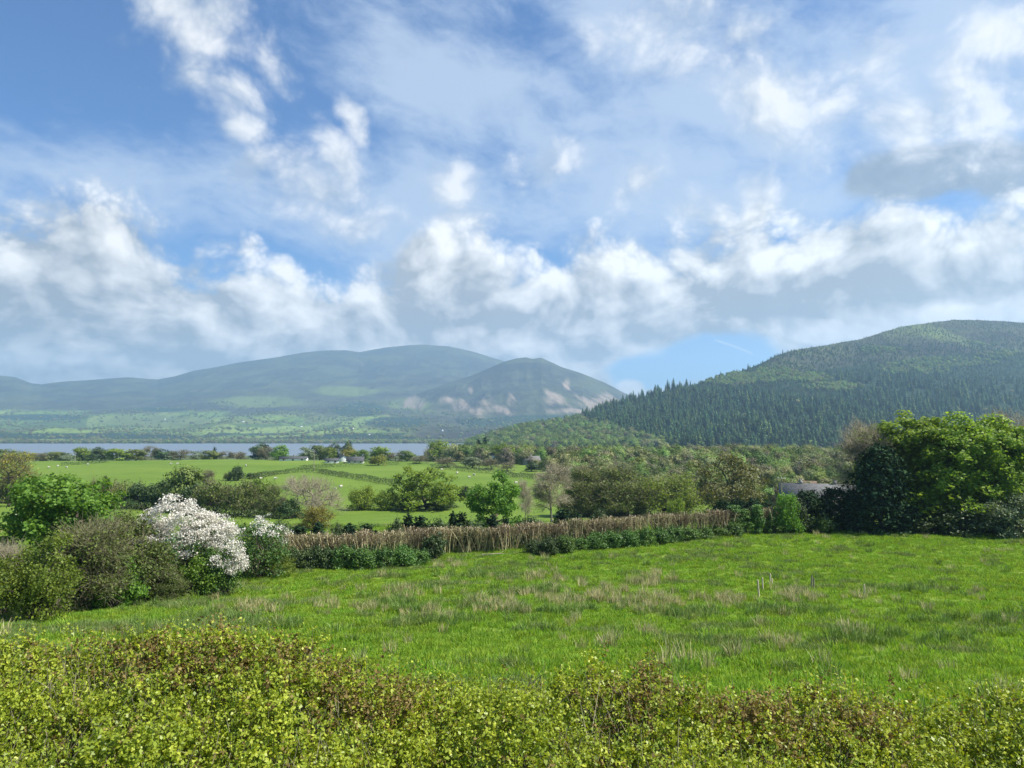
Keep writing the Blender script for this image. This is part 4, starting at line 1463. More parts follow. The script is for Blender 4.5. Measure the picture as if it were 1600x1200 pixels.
# ------------------------------------------------------------------ houses
M['white_wall'] = plain_mat('white_render', (0.70, 0.70, 0.67), (0.80, 0.80, 0.78), 1.5, 0.9)
M['stone_wall'] = plain_mat('stone_wall', (0.22, 0.20, 0.18), (0.36, 0.34, 0.31), 2.5, 0.9, 0.4)
M['slate'] = plain_mat('slate', (0.055, 0.057, 0.062), (0.10, 0.102, 0.108), 1.8, 0.9, 0.3, spec=0.08)
M['pale_slate'] = plain_mat('pale_slate', (0.11, 0.108, 0.104), (0.19, 0.185, 0.175), 1.8, 0.9, 0.3, spec=0.15)
M['brown_tile'] = plain_mat('brown_tile', (0.10, 0.072, 0.05), (0.17, 0.125, 0.09), 1.8, 0.9, 0.3, spec=0.1)
M['glass'] = plain_mat('window_glass', (0.02, 0.025, 0.03), (0.04, 0.05, 0.06), 1.0, 0.15, spec=0.5)
M['post_wood'] = plain_mat('weathered_wood', (0.20, 0.165, 0.12), (0.34, 0.29, 0.22), 8.0, 0.85, stretch=(1, 1, 0.2))
M['pale_wood'] = plain_mat('pale_stake_wood', (0.48, 0.40, 0.29), (0.64, 0.55, 0.42), 8.0, 0.8, stretch=(1, 1, 0.2))
M['wire'] = plain_mat('wire', (0.05, 0.05, 0.05), (0.08, 0.08, 0.08), 2.0, 0.5)


def house(name, label, loc, L, W, wall_h, ridge_h, rotz, wall='white_wall', roof='slate', chimneys=1, windows=3, cat='house', over=0.3):
    o = thing(name, label, cat, loc, rotz)
    a, b = L / 2, W / 2
    v = [[-a, -b, -1.5], [a, -b, -1.5], [a, b, -1.5], [-a, b, -1.5], [-a, -b, wall_h], [a, -b, wall_h], [a, b, wall_h], [-a, b, wall_h], [-a, 0, ridge_h], [a, 0, ridge_h]]
    mb = MB()
    mb.add(v, [[0, 1, 5, 4], [2, 3, 7, 6]], [[1, 2, 6], [1, 6, 5], [5, 6, 9], [3, 0, 4], [3, 4, 7], [7, 4, 8]])
    mb.build('wall', M[wall], o)
    s = (ridge_h - wall_h) / b
    e, th = b + over, 0.16
    ov = a + over
    r = MB()
    for sg in (-1, 1):
        y0, z0, z1 = sg * e, wall_h - s * over + 0.03, ridge_h + 0.03
        q = [[-ov, y0, z0], [ov, y0, z0], [ov, 0, z1], [-ov, 0, z1], [-ov, y0, z0 + th], [ov, y0, z0 + th], [ov, 0, z1 + th], [-ov, 0, z1 + th]]
        r.add(q, [[0, 3, 2, 1], [4, 5, 6, 7], [0, 1, 5, 4], [1, 2, 6, 5], [3, 0, 4, 7]])
    ro = r.build('roof', M[roof], o)
    for k in range(chimneys):
        c = MB()
        cx = (k + 0.5) / chimneys * L * 0.9 - L * 0.45
        c.box((cx, 0.05, ridge_h + 0.35), (0.8, 0.55, 1.1))
        c.box((cx, 0.05, ridge_h + 0.94), (0.95, 0.7, 0.1))
        c.tubes([[cx - 0.2, 0.05, ridge_h + 0.98], [cx + 0.2, 0.05, ridge_h + 0.98]], [[cx - 0.2, 0.05, ridge_h + 1.3], [cx + 0.2, 0.05, ridge_h + 1.3]], 0.12, 0.1, 6)
        c.build('chimney', M['stone_wall'], ro)
    for k in range(windows):
        wx = (k + 0.5) / windows * L - L / 2
        f = MB()
        for dx, dz, sx, sz in ((-0.55, 0, 0.1, 1.2), (0.55, 0, 0.1, 1.2), (0, 0.6, 1.2, 0.1), (0, -0.62, 1.35, 0.12), (0, 0, 0.06, 1.1)):
            f.box((wx + dx, -b - 0.03, wall_h * 0.55 + dz), (sx, 0.1, sz))
        fo = f.build('window', M['white_wall'], o)
        g = MB()
        g.box((wx, -b - 0.012, wall_h * 0.55), (1.0, 0.03, 1.15))
        g.build('pane', M['glass'], fo)
    return o


def house_at(px, d, ridge_row, eave_row, L, W, **kw):
    loc = at_dist(px, d)
    zr = z_at(ridge_row, d, px) - loc[2]
    ze = z_at(eave_row, d, px) - loc[2]
    return house(loc=loc, L=L, W=W, wall_h=max(ze, 1.2), ridge_h=max(zr, 2.2), **kw)


house_at(460, 425, 714.5, 721, 15, 7, name='farmhouse', label='low white house with a long grey slate roof on the crest', rotz=0.12, chimneys=1)
house_at(537, 415, 711.5, 718.5, 11, 6.5, name='house', label='house on the crest with its bright white gable turned to the camera', rotz=-1.25, chimneys=1)
house_at(556, 405, 714, 720, 9, 7, name='house', label='low dark-roofed house right of the white gable on the crest', rotz=0.15, chimneys=1, windows=3)
house_at(519, 400, 717, 722, 7, 5, name='outhouse', label='small dark-roofed outhouse left of the white gable', rotz=0.25, chimneys=0, windows=2, cat='shed')
house_at(770, 430, 708, 711, 4, 4, name='cottage', label='small white cottage half hidden in the trees right of the lake', rotz=0.3, chimneys=0, windows=1)
house_at(829, 390, 713, 719, 9.0, 6, name='house', label='grey stone house with a pale slate roof below the wooded spur', rotz=0.25, wall='stone_wall', roof='pale_slate', chimneys=1, windows=2)
house_at(1276, 165, 757, 774, 15.5, 13, name='bungalow', label='bungalow with a long pale slate roof behind the dark clipped hedge', rotz=-0.37, wall='stone_wall', roof='pale_slate', chimneys=2, windows=4)
house_at(1246, 210, 752, 757, 9, 7, name='shed', label='brown-roofed shed behind the bungalow', rotz=-0.35, wall='stone_wall', roof='brown_tile', chimneys=0, windows=1, cat='shed')
for k, (px_, row, wh) in enumerate([(155, 670, 'on the far-left shore fields'), (379, 659, 'in the bright fields below the mountain'), (470, 667, 'right of the bright fields'), (551, 670, 'among the far shore trees above the water'),
                                    (577, 679, 'in a clearing on the far shore'), (690, 673, 'near the foot of the scree fell'), (257, 655, 'high among the far-left fields')]):
    PXg, T, fx, fy, fz, Yv, _f = SKG
    i = int(np.argmin(np.abs(PXg[:, 0] - px_)))
    j = int(np.argmin(np.abs(Yv[i, :110] - row)))
    house('cottage', 'tiny white cottage %s' % wh, np.array([fx[i, j], fy[i, j], fz[i, j]]), 13, 7, 4.0, 7.0, 0.4 * k, windows=2, over=0.3)


# ------------------------------------------------------------------ poles
def pole(px, d, top, label, cross=True):
    loc = at_dist(px, d)
    h = z_at(top, d, px) - loc[2]
    o = thing('utility_pole', label, 'pole', loc, group='utility poles')
    mb = MB()
    mb.tubes([[0, 0, -0.5]], [[0, 0, h]], 0.17, 0.11, 8)
    mb.build('post', M['post_wood'], o)
    if cross:
        c = MB()
        c.box((0, -0.14, h - 0.35), (1.7, 0.12, 0.14))
        cr = c.build('crossarm', M['post_wood'], o)
        i = MB()
        i.tubes([[-0.7, -0.14, h - 0.28], [0, -0.14, h - 0.28], [0.7, -0.14, h - 0.28]], [[-0.7, -0.14, h - 0.04], [0, -0.14, h - 0.04], [0.7, -0.14, h - 0.04]], 0.06, 0.05, 6)
        i.build('insulator', M['white_wall'], cr)
    return o


pole(119, 436, 707, 'pale wooden pole at the left end of the crest')
pole(368, 450, 706, 'thin pole among bare trees on the crest')
pole(491.5, 330, 703, 'tall pole in front of the olive tree by the white-gabled house', False)
pole(1219, 150, 745, 'wooden pole with a crossarm left of the bungalow')
pole(998, 300, 734, 'short pole with crossarm above the willow thickets')


# ------------------------------------------------------------------ sheep
def sheep_mesh():
    me = bpy.data.meshes.new('sheep_rough')
    V = [(0, 0, .62), (-.32, 0, .64), (.30, 0, .64), (.46, 0, .74), (.60, 0, .80), (.74, 0, .70), (-.46, 0, .58)]
    R = [.27, .26, .25, .15, .11, .065, .07]
    E = [(0, 1), (0, 2), (2, 3), (3, 4), (4, 5), (1, 6)]
    for sx in (-.30, .28):
        for sy in (-.13, .13):
            k = len(V)
            V += [(sx, sy, .40), (sx - .02, sy, .20), (sx, sy, .0)]
            R += [.085, .045, .04]
            E += [(1 if sx < 0 else 2, k), (k, k + 1), (k + 1, k + 2)]
    for sy in (-1, 1):
        k = len(V)
        V += [(.56, .13 * sy, .86)]
        R += [.035]
        E += [(4, k)]
    me.from_pydata(V, E, [])
    o = bpy.data.objects.new('sheep_rough', me)
    COL.objects.link(o)
    md = o.modifiers.new('skin', 'SKIN')
    for i, r in enumerate(R):
        me.skin_vertices[0].data[i].radius = (r, r)
    me.skin_vertices[0].data[0].use_root = True
    sub = o.modifiers.new('sub', 'SUBSURF')
    sub.levels = sub.render_levels = 1
    dg = bpy.context.evaluated_depsgraph_get()
    res = bpy.data.meshes.new_from_object(o.evaluated_get(dg))
    bpy.data.objects.remove(o)
    m, nt, out = new_mat('fleece')
    tcn = nt.nodes.new('ShaderNodeTexCoord')
    s2 = nt.nodes.new('ShaderNodeSeparateXYZ')
    nt.links.new(tcn.outputs['Object'], s2.inputs[0])
    z = S(s2.outputs[2])
    x = S(s2.outputs[0])
    f = ((0.34 - z) * 12.0).sat().max(((x - 0.56) * 14.0).sat())
    p = nt.nodes.new('ShaderNodeBsdfPrincipled')
    nt.links.new(mixc(f, mixc(noise(tcn.outputs['Object'], 14.0, 4.0), (0.40, 0.375, 0.31), (0.56, 0.53, 0.45)), (0.34, 0.30, 0.25)), p.inputs['Base Color'])
    p.inputs['Roughness'].default_value = 1.0
    nt.links.new(p.outputs[0], out.inputs[0])
    res.materials.clear()
    res.materials.append(m)
    for q in res.polygons:
        q.use_smooth = True
    return res


SHEEP = sheep_mesh()
for k, (px_, row, ang, lab) in enumerate([
    (24, 812, 0.3, 'sheep alone on the lower left pasture beside the leafy sycamore'), (37, 819, 2.8, 'lamb-sized sheep just below the one by the sycamore'),
    (76, 732, 0.2, 'white sheep at the far-left crest, left of three'), (90, 730, 1.4, 'white sheep at the far-left crest, middle of three'), (104, 732, 3.0, 'white sheep at the far-left crest, right of three'),
    (137, 727.5, 0.1, 'sheep right of the first pole on the crest'), (267, 726.5, 0.0, 'left sheep of the pair on the crest under the brown budding tree'), (277, 726.5, 0.2, 'right sheep of the pair on the crest under the brown budding tree'),
    (384, 729, 2.4, 'sheep below the black pine-like tree'), (407, 750, 0.6, 'sheep by the end of the hawthorn hedge'), (430, 750, 0.0, 'sheep on the pasture just under the hawthorn hedge'),
    (532, 763, 0.7, 'sheep alone on open grass right of the spreading bare tree'), (524, 766, 2.9, 'darker small sheep grazing beside the one on open grass'),
    (394, 805, 0.4, 'sheep under the field hedge bushes'), (405, 814, 3.3, 'left sheep of the two near the dark bush under the bare tree'), (420, 810, 0.1, 'right sheep of the two near the dark bush under the bare tree'),
    (690, 736, 0.2, 'sheep below the long trimmed hedge, left of its group'), (714, 741, 0.9, 'sheep on the bright slope above the oak'), (733, 748, 0.0, 'sheep lowest on the bright slope by the oak'),
    (741, 744, 2.7, 'sheep right of the bright slope group'), (806, 757, 0.3, 'sheep above the two-headed green tree')]):
    o = link('sheep', SHEEP, None, ray_ground(px_, row))
    o.rotation_euler = (0, 0, ang)
    s = 1.12 if 'small' not in lab and 'lamb' not in lab else 0.85
    o.scale = (s, s, s)
    tag(o, lab, 'sheep', 'sheep grazing on the pastures')


# ------------------------------------------------------------------ plants round the near field
NEAR = {
    'sycamore_low': make_tree(301, 7.0, 7.5, cb=0.06, n=190, lpc=66, ls=0.24, cr=0.6, lobes=10, leaf='sycamore', tr=0.2, up=0.6),
    'yellow_shrub': make_shrub(303, 4.5, 5.0, n=110, lpc=100, ls=0.13, cr=0.55, leaf='lime', sprig=1.0),
    'straw_shrub': make_shrub(304, 4.0, 4.0, n=70, lpc=24, ls=0.12, cr=0.6, leaf='olive', twigs=50, twig_len=0.9, twig_r=0.010, twig_mat='pale_twig'),
    'grey_shrub': make_shrub(305, 4.8, 4.0, n=95, lpc=80, ls=0.12, cr=0.6, leaf='olive', twigs=34, twig_len=0.8, twig_r=0.009, twig_mat='twig'),
    'olive_shrub': make_shrub(306, 4.8, 5.0, n=120, lpc=100, ls=0.13, cr=0.55, leaf='olive', twigs=12, twig_len=0.7, sprig=0.8),
    'green_shrub': make_shrub(307, 3.0, 3.6, n=60, lpc=110, ls=0.15, cr=0.55, leaf='sycamore', sprig=0.7),
    'bramble': make_shrub(308, 1.9, 2.6, n=46, lpc=80, ls=0.15, cr=0.42, leaf='bramble', sprig=0.7, stems=6),
    'bramble_dark': make_shrub(309, 1.9, 2.6, n=46, lpc=80, ls=0.15, cr=0.42, leaf='dark', sprig=0.5, stems=6),
    'sapling': make_conifer(310, 2.6, 1.8, rows=16, per=9, dens=12, ls=0.2, base=0.05),
    'cypress': make_conifer(311, 9.0, 6.2, rows=34, per=15, dens=20, ls=0.34, blunt=True, droop=0.22, top=0.10),
    'cypress_low': make_conifer(312, 4.6, 4.4, rows=20, per=13, dens=20, ls=0.26, blunt=True, droop=0.2, top=0.2),
    'ivy_column': make_shrub(313, 3.2, 1.3, n=50, lpc=80, ls=0.13, cr=0.34, leaf='bramble', sprig=0.3, stems=2, shell=0.4),
    'grey_round': make_shrub(314, 3.2, 4.0, n=70, lpc=110, ls=0.14, cr=0.55, leaf='greygreen', sprig=0.6),
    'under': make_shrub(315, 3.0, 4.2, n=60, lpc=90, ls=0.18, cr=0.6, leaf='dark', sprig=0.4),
    'bare_tall': make_tree(316, 12.0, 7.0, cb=0.12, n=150, lpc=7, ls=0.14, cr=0.9, lobes=8, leaf='russet', bark='pale_bark', twigs=34, twig_len=1.1, twig_r=0.011, twig_mat='pale_twig', tr=0.22),
}
M['tall_leaf'] = leaf_mat('tall_tree_leaves', [(0.0, (0.050, 0.085, 0.010)), (0.5, (0.092, 0.155, 0.018)), (1.0, (0.165, 0.23, 0.034))], 0.5, gain=1.8)
NEAR['tall_a'] = make_tree(302, 12.5, 8.5, cb=0.10, n=300, lpc=62, ls=0.27, cr=0.66, lobes=12, leaf='tall_leaf', tr=0.2, up=0.5)
NEAR['tall_b'] = make_tree(322, 12.5, 8.0, cb=0.10, n=300, lpc=62, ls=0.27, cr=0.66, lobes=12, leaf='tall_leaf', tr=0.2, up=0.5)
NEAR['tall_thin'] = make_tree(323, 12.0, 6.5, cb=0.10, n=120, lpc=60, ls=0.24, cr=0.8, lobes=9, leaf='tall_leaf', tr=0.16, up=0.5, twigs=0)
MID.update(NEAR)


def hawthorn(seed, H, W, flower_side):
    """Leafy thorn with masses of white blossom on the side the photograph shows."""
    rng = np.random.default_rng(seed)
    pr = make_shrub(seed, H, W, n=95, lpc=70, ls=0.13, cr=0.55, leaf='bramble', sprig=0.5, shell=0.6)
    pts, out = crown_points(rng, 620, W * 0.98, W * 0.98, 0.15 * H, H * 1.02, 9, 0.85)
    keep = flower_side(pts / np.array([W / 2, W / 2, H]), rng)
    pts, out = pts[keep], out[keep]
    mb = MB()
    k = np.repeat(np.arange(len(pts)), 66)
    off = unit(rng.normal(size=(len(k), 3))) * (rng.random((len(k), 1)) ** 0.5) * np.array([0.38, 0.38, 0.25])
    leaves(mb, pts[k] + off, 0.085 * rng.uniform(0.6, 1.4, len(k)), rng, out[k] + np.array([0, 0, 0.4]), 0.7, wide=0.48)
    pr['parts'].append(('blossom', mb.mesh('blossom', M['blossom'])))
    return pr


MID['hawthorn_white'] = hawthorn(331, 6.3, 6.0, lambda q, r: ((q[:, 2] + q[:, 0] * 0.14 + 0.15 * r.normal(size=len(q)) > 0.42) & (r.random(len(q)) < 0.85)))
MID['hawthorn_side'] = hawthorn(332, 3.6, 3.4, lambda q, r: (q[:, 0] + 0.4 * r.normal(size=len(q)) > 0.15) & (q[:, 2] > 0.1) & (q[:, 1] < 0.5) & (r.random(len(q)) < 0.42))
MID['hawthorn_sparse'] = hawthorn(333, 4.4, 5.0, lambda q, r: (r.random(len(q)) < 0.03) & (q[:, 2] > 0.4))

for row in [
    # kind, px, base, top, width, name, label, category
    ('straw_shrub', 4, 962, 848, 60, 'shrub', 'straw-coloured twiggy shrub cut by the left photo edge', 'shrub'),
    ('yellow_shrub', 62, 968, 836, 108, 'shrub', 'yellow-green bushy shrub at the lower left', 'shrub'),
    ('sycamore_low', 113, -66, 746, 150, 'tree', 'bright leafy sycamore rising behind the left bushes', 'tree'),
    ('grey_shrub', 142, 952, 814, 100, 'shrub', 'grey-brown twiggy shrub between yellow and olive shrubs', 'shrub'),
    ('olive_shrub', 204, 940, 806, 112, 'shrub', 'big olive shrub beside the white blossom', 'shrub'),
    ('green_shrub', 180, 950, 868, 70, 'shrub', 'green lower bush at the foot of the olive shrub', 'shrub'),
    ('hawthorn_white', 274, 926, 778, 138, 'hawthorn', 'tall hawthorn covered in white blossom', 'hawthorn'),
    ('hawthorn_side', 348, 929, 848, 58, 'hawthorn', 'small hawthorn with a white blossom spray at its right side', 'hawthorn'),
    ('hawthorn_sparse', 398, 903, 814, 108, 'hawthorn', 'hawthorn sprinkled with sparse cream blossom beside the cut hedge', 'hawthorn'),
    ('green_shrub', 318, 930, 866, 70, 'shrub', 'bright green bush under the white blossom', 'shrub'),
    ('yellow_shrub', 430, 900, 862, 60, 'shrub', 'low yellow-green bush at the left end of the cut hedge', 'shrub'),
    ('olive_shrub', 258, 938, 880, 56, 'shrub', 'low olive bush in the shade below the white hawthorn', 'shrub'),
    # right-hand group
    ('bare_tall', 1352, 826, 660, 84, 'tree', 'bare pinkish-grey tree left of the tall green crowns', 'tree'),
    ('tall_a', 1428, 826, 655, 150, 'tree', 'tall leafy tree with yellow-green crown behind the dark cypress', 'tree'),
    ('tall_b', 1492, 828, 653, 120, 'tree', 'tall leafy tree in the middle of the right-hand group', 'tree'),
    ('tall_b', 1545, 829, 657, 110, 'tree', 'tall bright leafy tree second from the right edge', 'tree'),
    ('tall_thin', 1462, 820, 676, 80, 'tree', 'thinner leafy tree between two tall crowns', 'tree'),
    ('tall_a', 1608, 830, 668, 110, 'tree', 'leafy tree cut by the right photo edge', 'tree'),
    ('bare_tall', 1592, 822, 645, 90, 'tree', 'bare brown tree at the right photo edge', 'tree'),
    ('cypress', 1377, 832, 698, 86, 'cypress', 'tall near-black cypress at the corner of the field', 'cypress'),
    ('cypress_low', 1262, 829, 768, 66, 'cypress', 'low broad dark cypress below the bungalow roof, left', 'cypress'),
    ('cypress_low', 1305, 829, 764, 66, 'cypress', 'low broad dark cypress below the bungalow roof, right', 'cypress'),
    ('cypress_low', 1338, 830, 772, 50, 'cypress', 'low dark cypress merging with the tall one', 'cypress'),
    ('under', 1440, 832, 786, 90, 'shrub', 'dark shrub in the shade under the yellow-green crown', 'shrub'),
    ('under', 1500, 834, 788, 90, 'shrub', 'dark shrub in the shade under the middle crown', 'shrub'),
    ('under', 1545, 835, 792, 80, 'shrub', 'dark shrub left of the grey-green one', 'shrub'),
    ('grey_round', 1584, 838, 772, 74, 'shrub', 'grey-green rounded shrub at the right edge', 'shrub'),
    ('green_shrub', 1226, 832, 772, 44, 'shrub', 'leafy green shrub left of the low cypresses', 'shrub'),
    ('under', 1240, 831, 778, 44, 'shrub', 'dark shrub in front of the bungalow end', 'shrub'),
    ('bramble', 1285, 832, 806, 30, 'bush', 'small bright bramble at the foot of the low cypresses', 'bush'),
]:
    kd, px_, base, top, w, nm, lab, cat = row
    place(kd, px_, base, top, w, nm, lab, cat, 0.0 if 'hawthorn' in kd else None)

# ------------------------------------------------------------------ the cut hedge: a row of shrubs lopped to bare stems
M['cut_stem'] = leaf_mat('cut_stem_bark', [(0.0, (0.055, 0.045, 0.024)), (0.45, (0.18, 0.148, 0.074)), (1.0, (0.44, 0.375, 0.21))], 0.0, 0.1, 0.85, objvar=0.20, gain=1.65)
M['cut_twig'] = leaf_mat('cut_twig_bark', [(0.0, (0.028, 0.023, 0.012)), (0.5, (0.088, 0.072, 0.038)), (1.0, (0.25, 0.212, 0.12))], 0.0, 0.1, 0.9, objvar=0.20, gain=1.6)
M['cut_end'] = plain_mat('fresh_cut_wood', (0.50, 0.40, 0.26), (0.66, 0.56, 0.40), 9.0, 0.8)


def lopped(seed, H=2.9, W=2.5, fan=0.35, stems=58):
    rng = np.random.default_rng(seed)
    st, tw, en = MB(), MB(), MB()
    bx = np.clip(rng.normal(size=stems) * W * 0.20, -W * 0.45, W * 0.45)
    by = rng.normal(size=stems) * 0.34
    tx = bx * 1.5 + rng.normal(size=stems) * (fan * 0.5 + 0.12)
    ty = by * 1.6 + rng.normal(size=stems) * 0.15
    tz = H * (1 - 0.14 * rng.random(stems)) * np.where(rng.random(stems) < 0.2, 0.78, 1.0) * (1 + 0.05 * np.sin(bx * 4 + seed))
    r = 0.013 + 0.042 * rng.random(stems) ** 2.2 + 0.022 * (rng.random(stems) < 0.14)
    p0 = np.stack([bx, by, np.full(stems, -0.1)], 1)
    p2 = np.stack([tx, ty, tz], 1)
    p1 = (p0 + p2) / 2 + rng.normal(size=(stems, 3)) * 0.07
    tone = np.clip(rng.random(stems) + 0.35 * (r > 0.045), 0, 1)
    st.tubes(p0, p1, r, r * 0.85, 5, a=tone)
    st.tubes(p1, p2, r * 0.85, r * 0.7, 5, a=np.clip(tone + 0.15, 0, 1))
    en.tubes(p2 - np.array([0, 0, 0.02]), p2 + np.array([0, 0, 0.035]), r * 0.74, r * 0.74, 4)
    m = stems * 22
    k = rng.integers(0, stems, m)
    f = rng.uniform(0.25, 0.98, (m, 1))
    q0 = p1[k] * (1 - f) + p2[k] * f
    d = unit(rng.normal(size=(m, 3)) * np.array([1, 1, 0.5]) + np.array([0, 0, 0.9]))
    q1 = q0 + d * rng.uniform(0.2, 0.75, (m, 1))
    over = np.clip(q1[:, 2] - H * rng.uniform(0.9, 1.02, m), 0, None)
    q1[:, 2] -= over
    tw.tubes(q0, q1, rng.uniform(0.007, 0.016, m), 0.005, 3, a=rng.random(m))
    return {'parts': [('stem', two_mats('stem', st, M['cut_stem'], en, M['cut_end'])), ('twigs', tw.mesh('twigs', M['cut_twig']))], 'H': H, 'W': W, 'true': True}


LOP = [lopped(341), lopped(342, fan=0.6, stems=64), lopped(343, fan=0.25, stems=70), lopped(344, fan=1.3, stems=46)]
top_row = lambda p_: np.interp(p_, [440, 520, 600, 660, 720, 800, 900, 1000, 1100, 1230], [836, 836, 829, 825, 822, 820, 811, 804, 799, 791])
base_row = lambda p_: np.interp(p_, [440, 560, 670, 720, 800, 860, 920, 1000, 1070, 1140, 1240], [880, 880, 866, 864, 858, 857, 853, 848, 841, 836, 829])
HEDGEROW = 'lopped shrubs in the cut hedge row'
px_ = 452.0
k = 0
rng = np.random.default_rng(9)
while px_ < 1232:
    b = float(base_row(px_))
    loc = ray_ground(px_, b)
    w = 2.5
    wp = w * FPX / loc[1] * 0.80
    if not (654 < px_ < 672 or 1128 < px_ < 1188):
        lab = 'cut back shrub of bare tan stems standing in the lopped hedge row'
        kd = k % 3
        if 718 < px_ < 750 and k >= 0:
            kd = 3
            lab = 'cut back shrub whose bare branches fan out widest in the lopped hedge row'
        if px_ > 1187:
            lab = 'last reddish cut back shrub beyond the ivy columns'
        h = (z_at(float(top_row(px_)), loc[1], px_) - loc[2]) * rng.uniform(0.90, 1.06)
        plant(LOP[kd], 'cut_shrub', lab, 'shrub', loc, h, w * rng.uniform(0.9, 1.15), rng.choice([0, pi]) + rng.normal() * 0.2 + 0.35, HEDGEROW)
        k += 1
    px_ += wp * rng.uniform(0.92, 1.22)

BR = 'brambles along the foot of the cut hedge'
brs = [(450, 886, 850), (476, 889, 853), (503, 890, 848), (540, 889, 846), (568, 890, 850), (597, 888, 849), (628, 886, 846), (652, 882, 852), (676, 874, 832),
       (838, 865, 843), (862, 866, 838), (884, 863, 834), (906, 860, 838), (930, 858, 830), (956, 857, 828), (982, 855, 826), (1006, 853, 822), (1030, 850, 822), (1052, 847, 819), (1074, 845, 822),
       (1098, 842, 822), (1122, 839, 820), (1146, 837, 812), (1208, 834, 806), (1226, 832, 800)]
for k, (p_, b, t_) in enumerate(brs):
    dark = p_ < 520 or p_ in (676, 838, 862)
    lab = 'dark bramble bush at the foot of the lopped hedge row' if dark else 'green bramble bush at the foot of the lopped hedge row'
    place('bramble_dark' if dark else 'bramble', p_, b, t_ + (6 if p_ < 660 else 2), 38 if p_ < 700 else 34, 'bramble_bush', lab, 'bush', k * 1.7, BR)
for p_, t_, lab in [(1146, 790, 'ivy-clad stump, leftmost of three columns at the right of the cut hedge'), (1163, 796, 'ivy-clad stump, middle of three columns, bright leaves'), (1183, 789, 'ivy-clad stump, right of three columns, darkest')]:
    place('ivy_column', p_, 835, t_, 24, 'ivy_stump', lab, 'stump', p_, 'ivy columns in the cut hedge')
for k, (p_, t_) in enumerate([(1128, 783), (1150, 781), (1176, 780), (1198, 786)]):
    place('cypress_low', p_, -92, t_, 40, 'cypress', 'dark evergreen behind the ivy columns, %s of four' % ['first', 'second', 'third', 'last'][k], 'cypress', k, 'dark evergreens behind the cut hedge')
SAP = 'dark evergreens growing behind the lopped row'
for k, (p_, t_) in enumerate([(440, 812), (470, 818), (500, 820), (530, 815), (547, 817), (575, 822), (622, 806), (640, 804), (658, 808), (686, 806), (708, 803), (722, 800), (740, 810), (770, 808), (790, 806), (830, 805), (878, 800), (902, 798), (935, 797)]):
    place('sapling' if k % 3 else 'under', p_, -float(np.interp(p_, [440, 940], [68, 78])), t_ + 4 * math.sin(k * 2.3) + 2, 46 + 14 * math.sin(k * 1.7), 'conifer_sapling' if k % 3 else 'evergreen_bush', 'dark conifer sapling behind the lopped hedge row' if k % 3 else 'dark evergreen bush behind the lopped hedge row', 'conifer' if k % 3 else 'bush', k * 1.1, SAP)
# log on the grass and pale stakes
lo = ray_ground(775, 868)
o = thing('log', 'fallen pale branch lying before the cut hedge', 'log', lo, 0.12)
mb = MB()
mb.tubes([[-1.3, 0, 0.10], [0.2, 0.1, 0.14]], [[0.2, 0.1, 0.14], [1.5, -0.05, 0.09]], [0.07, 0.06], [0.06, 0.03], 7)
mb.tubes([[0.3, 0.1, 0.14]], [[0.8, 0.4, 0.35]], 0.03, 0.015, 5)
mb.build('limb', M['post_wood'], o)
for p_, b, t_, lean, lab in [(1186, 934, 906, 0.10, 'tallest pale stake among dry grass'), (1192, 922, 903, 0.06, 'pale stake behind the tallest one'), (1203.5, 911, 897, 0.0, 'short pale stake furthest back'),
                             (1271.5, 922, 903, 0.02, 'pale stake beside a dark one'), (1268, 919, 899, -0.03, 'dark thin stake beside a pale one'), (1351, 932, 914, 0.05, 'lone pale stake at the right'), (1206, 915, 905, -0.05, 'stub of a stake')]:
    loc = ray_ground(p_, b)
    h = z_at(t_, loc[1], p_) - loc[2]
    o = thing('stake', lab, 'stake', loc, 0.3, group='stakes in the rough grass')
    o.rotation_euler = (0.03, -lean, 0.4)
    mb = MB()
    mb.tubes([[0, 0, -0.3]], [[0, 0, h]], 0.055, 0.05, 6)
    mb.build('post', M['post_wood' if 'dark' in lab else 'pale_wood'], o)
    if 'dark' not in lab:
        tp = MB()
        tp.tubes([[0, 0, h]], [[0, 0, h + 0.06]], 0.04, 0.012, 6)
        tp.build('point', M['cut_end'], o)

# ------------------------------------------------------------------ grass of the near field
M['grass'] = leaf_mat('grass_blades', [(0.0, (0.066, 0.122, 0.010)), (0.5, (0.125, 0.200, 0.018)), (1.0, (0.20, 0.275, 0.034))], 0.42, 0.2, 0.6, (1.1, 1.15, 0.5), 0.22, 1.65)
M['rough_grass'] = leaf_mat('rough_grass_blades', [(0.0, (0.055, 0.095, 0.022)), (0.6, (0.10, 0.15, 0.038)), (1.0, (0.24, 0.24, 0.10))], 0.35, 0.2, 0.6, (1.1, 1.1, 0.6), 0.15, 1.7)
M['dry_grass'] = leaf_mat('dry_grass_blades', [(0.0, (0.14, 0.155, 0.045)), (0.5, (0.29, 0.26, 0.12)), (1.0, (0.46, 0.40, 0.23))], 0.30, 0.15, 0.7, (1, 1, 1), 0.12)
M['rush'] = leaf_mat('rush_blades', [(0.0, (0.055, 0.105, 0.018)), (0.5, (0.095, 0.155, 0.028)), (1.0, (0.16, 0.21, 0.05))], 0.2, 0.3, 0.5, (1.1, 1.1, 0.6), 0.12)


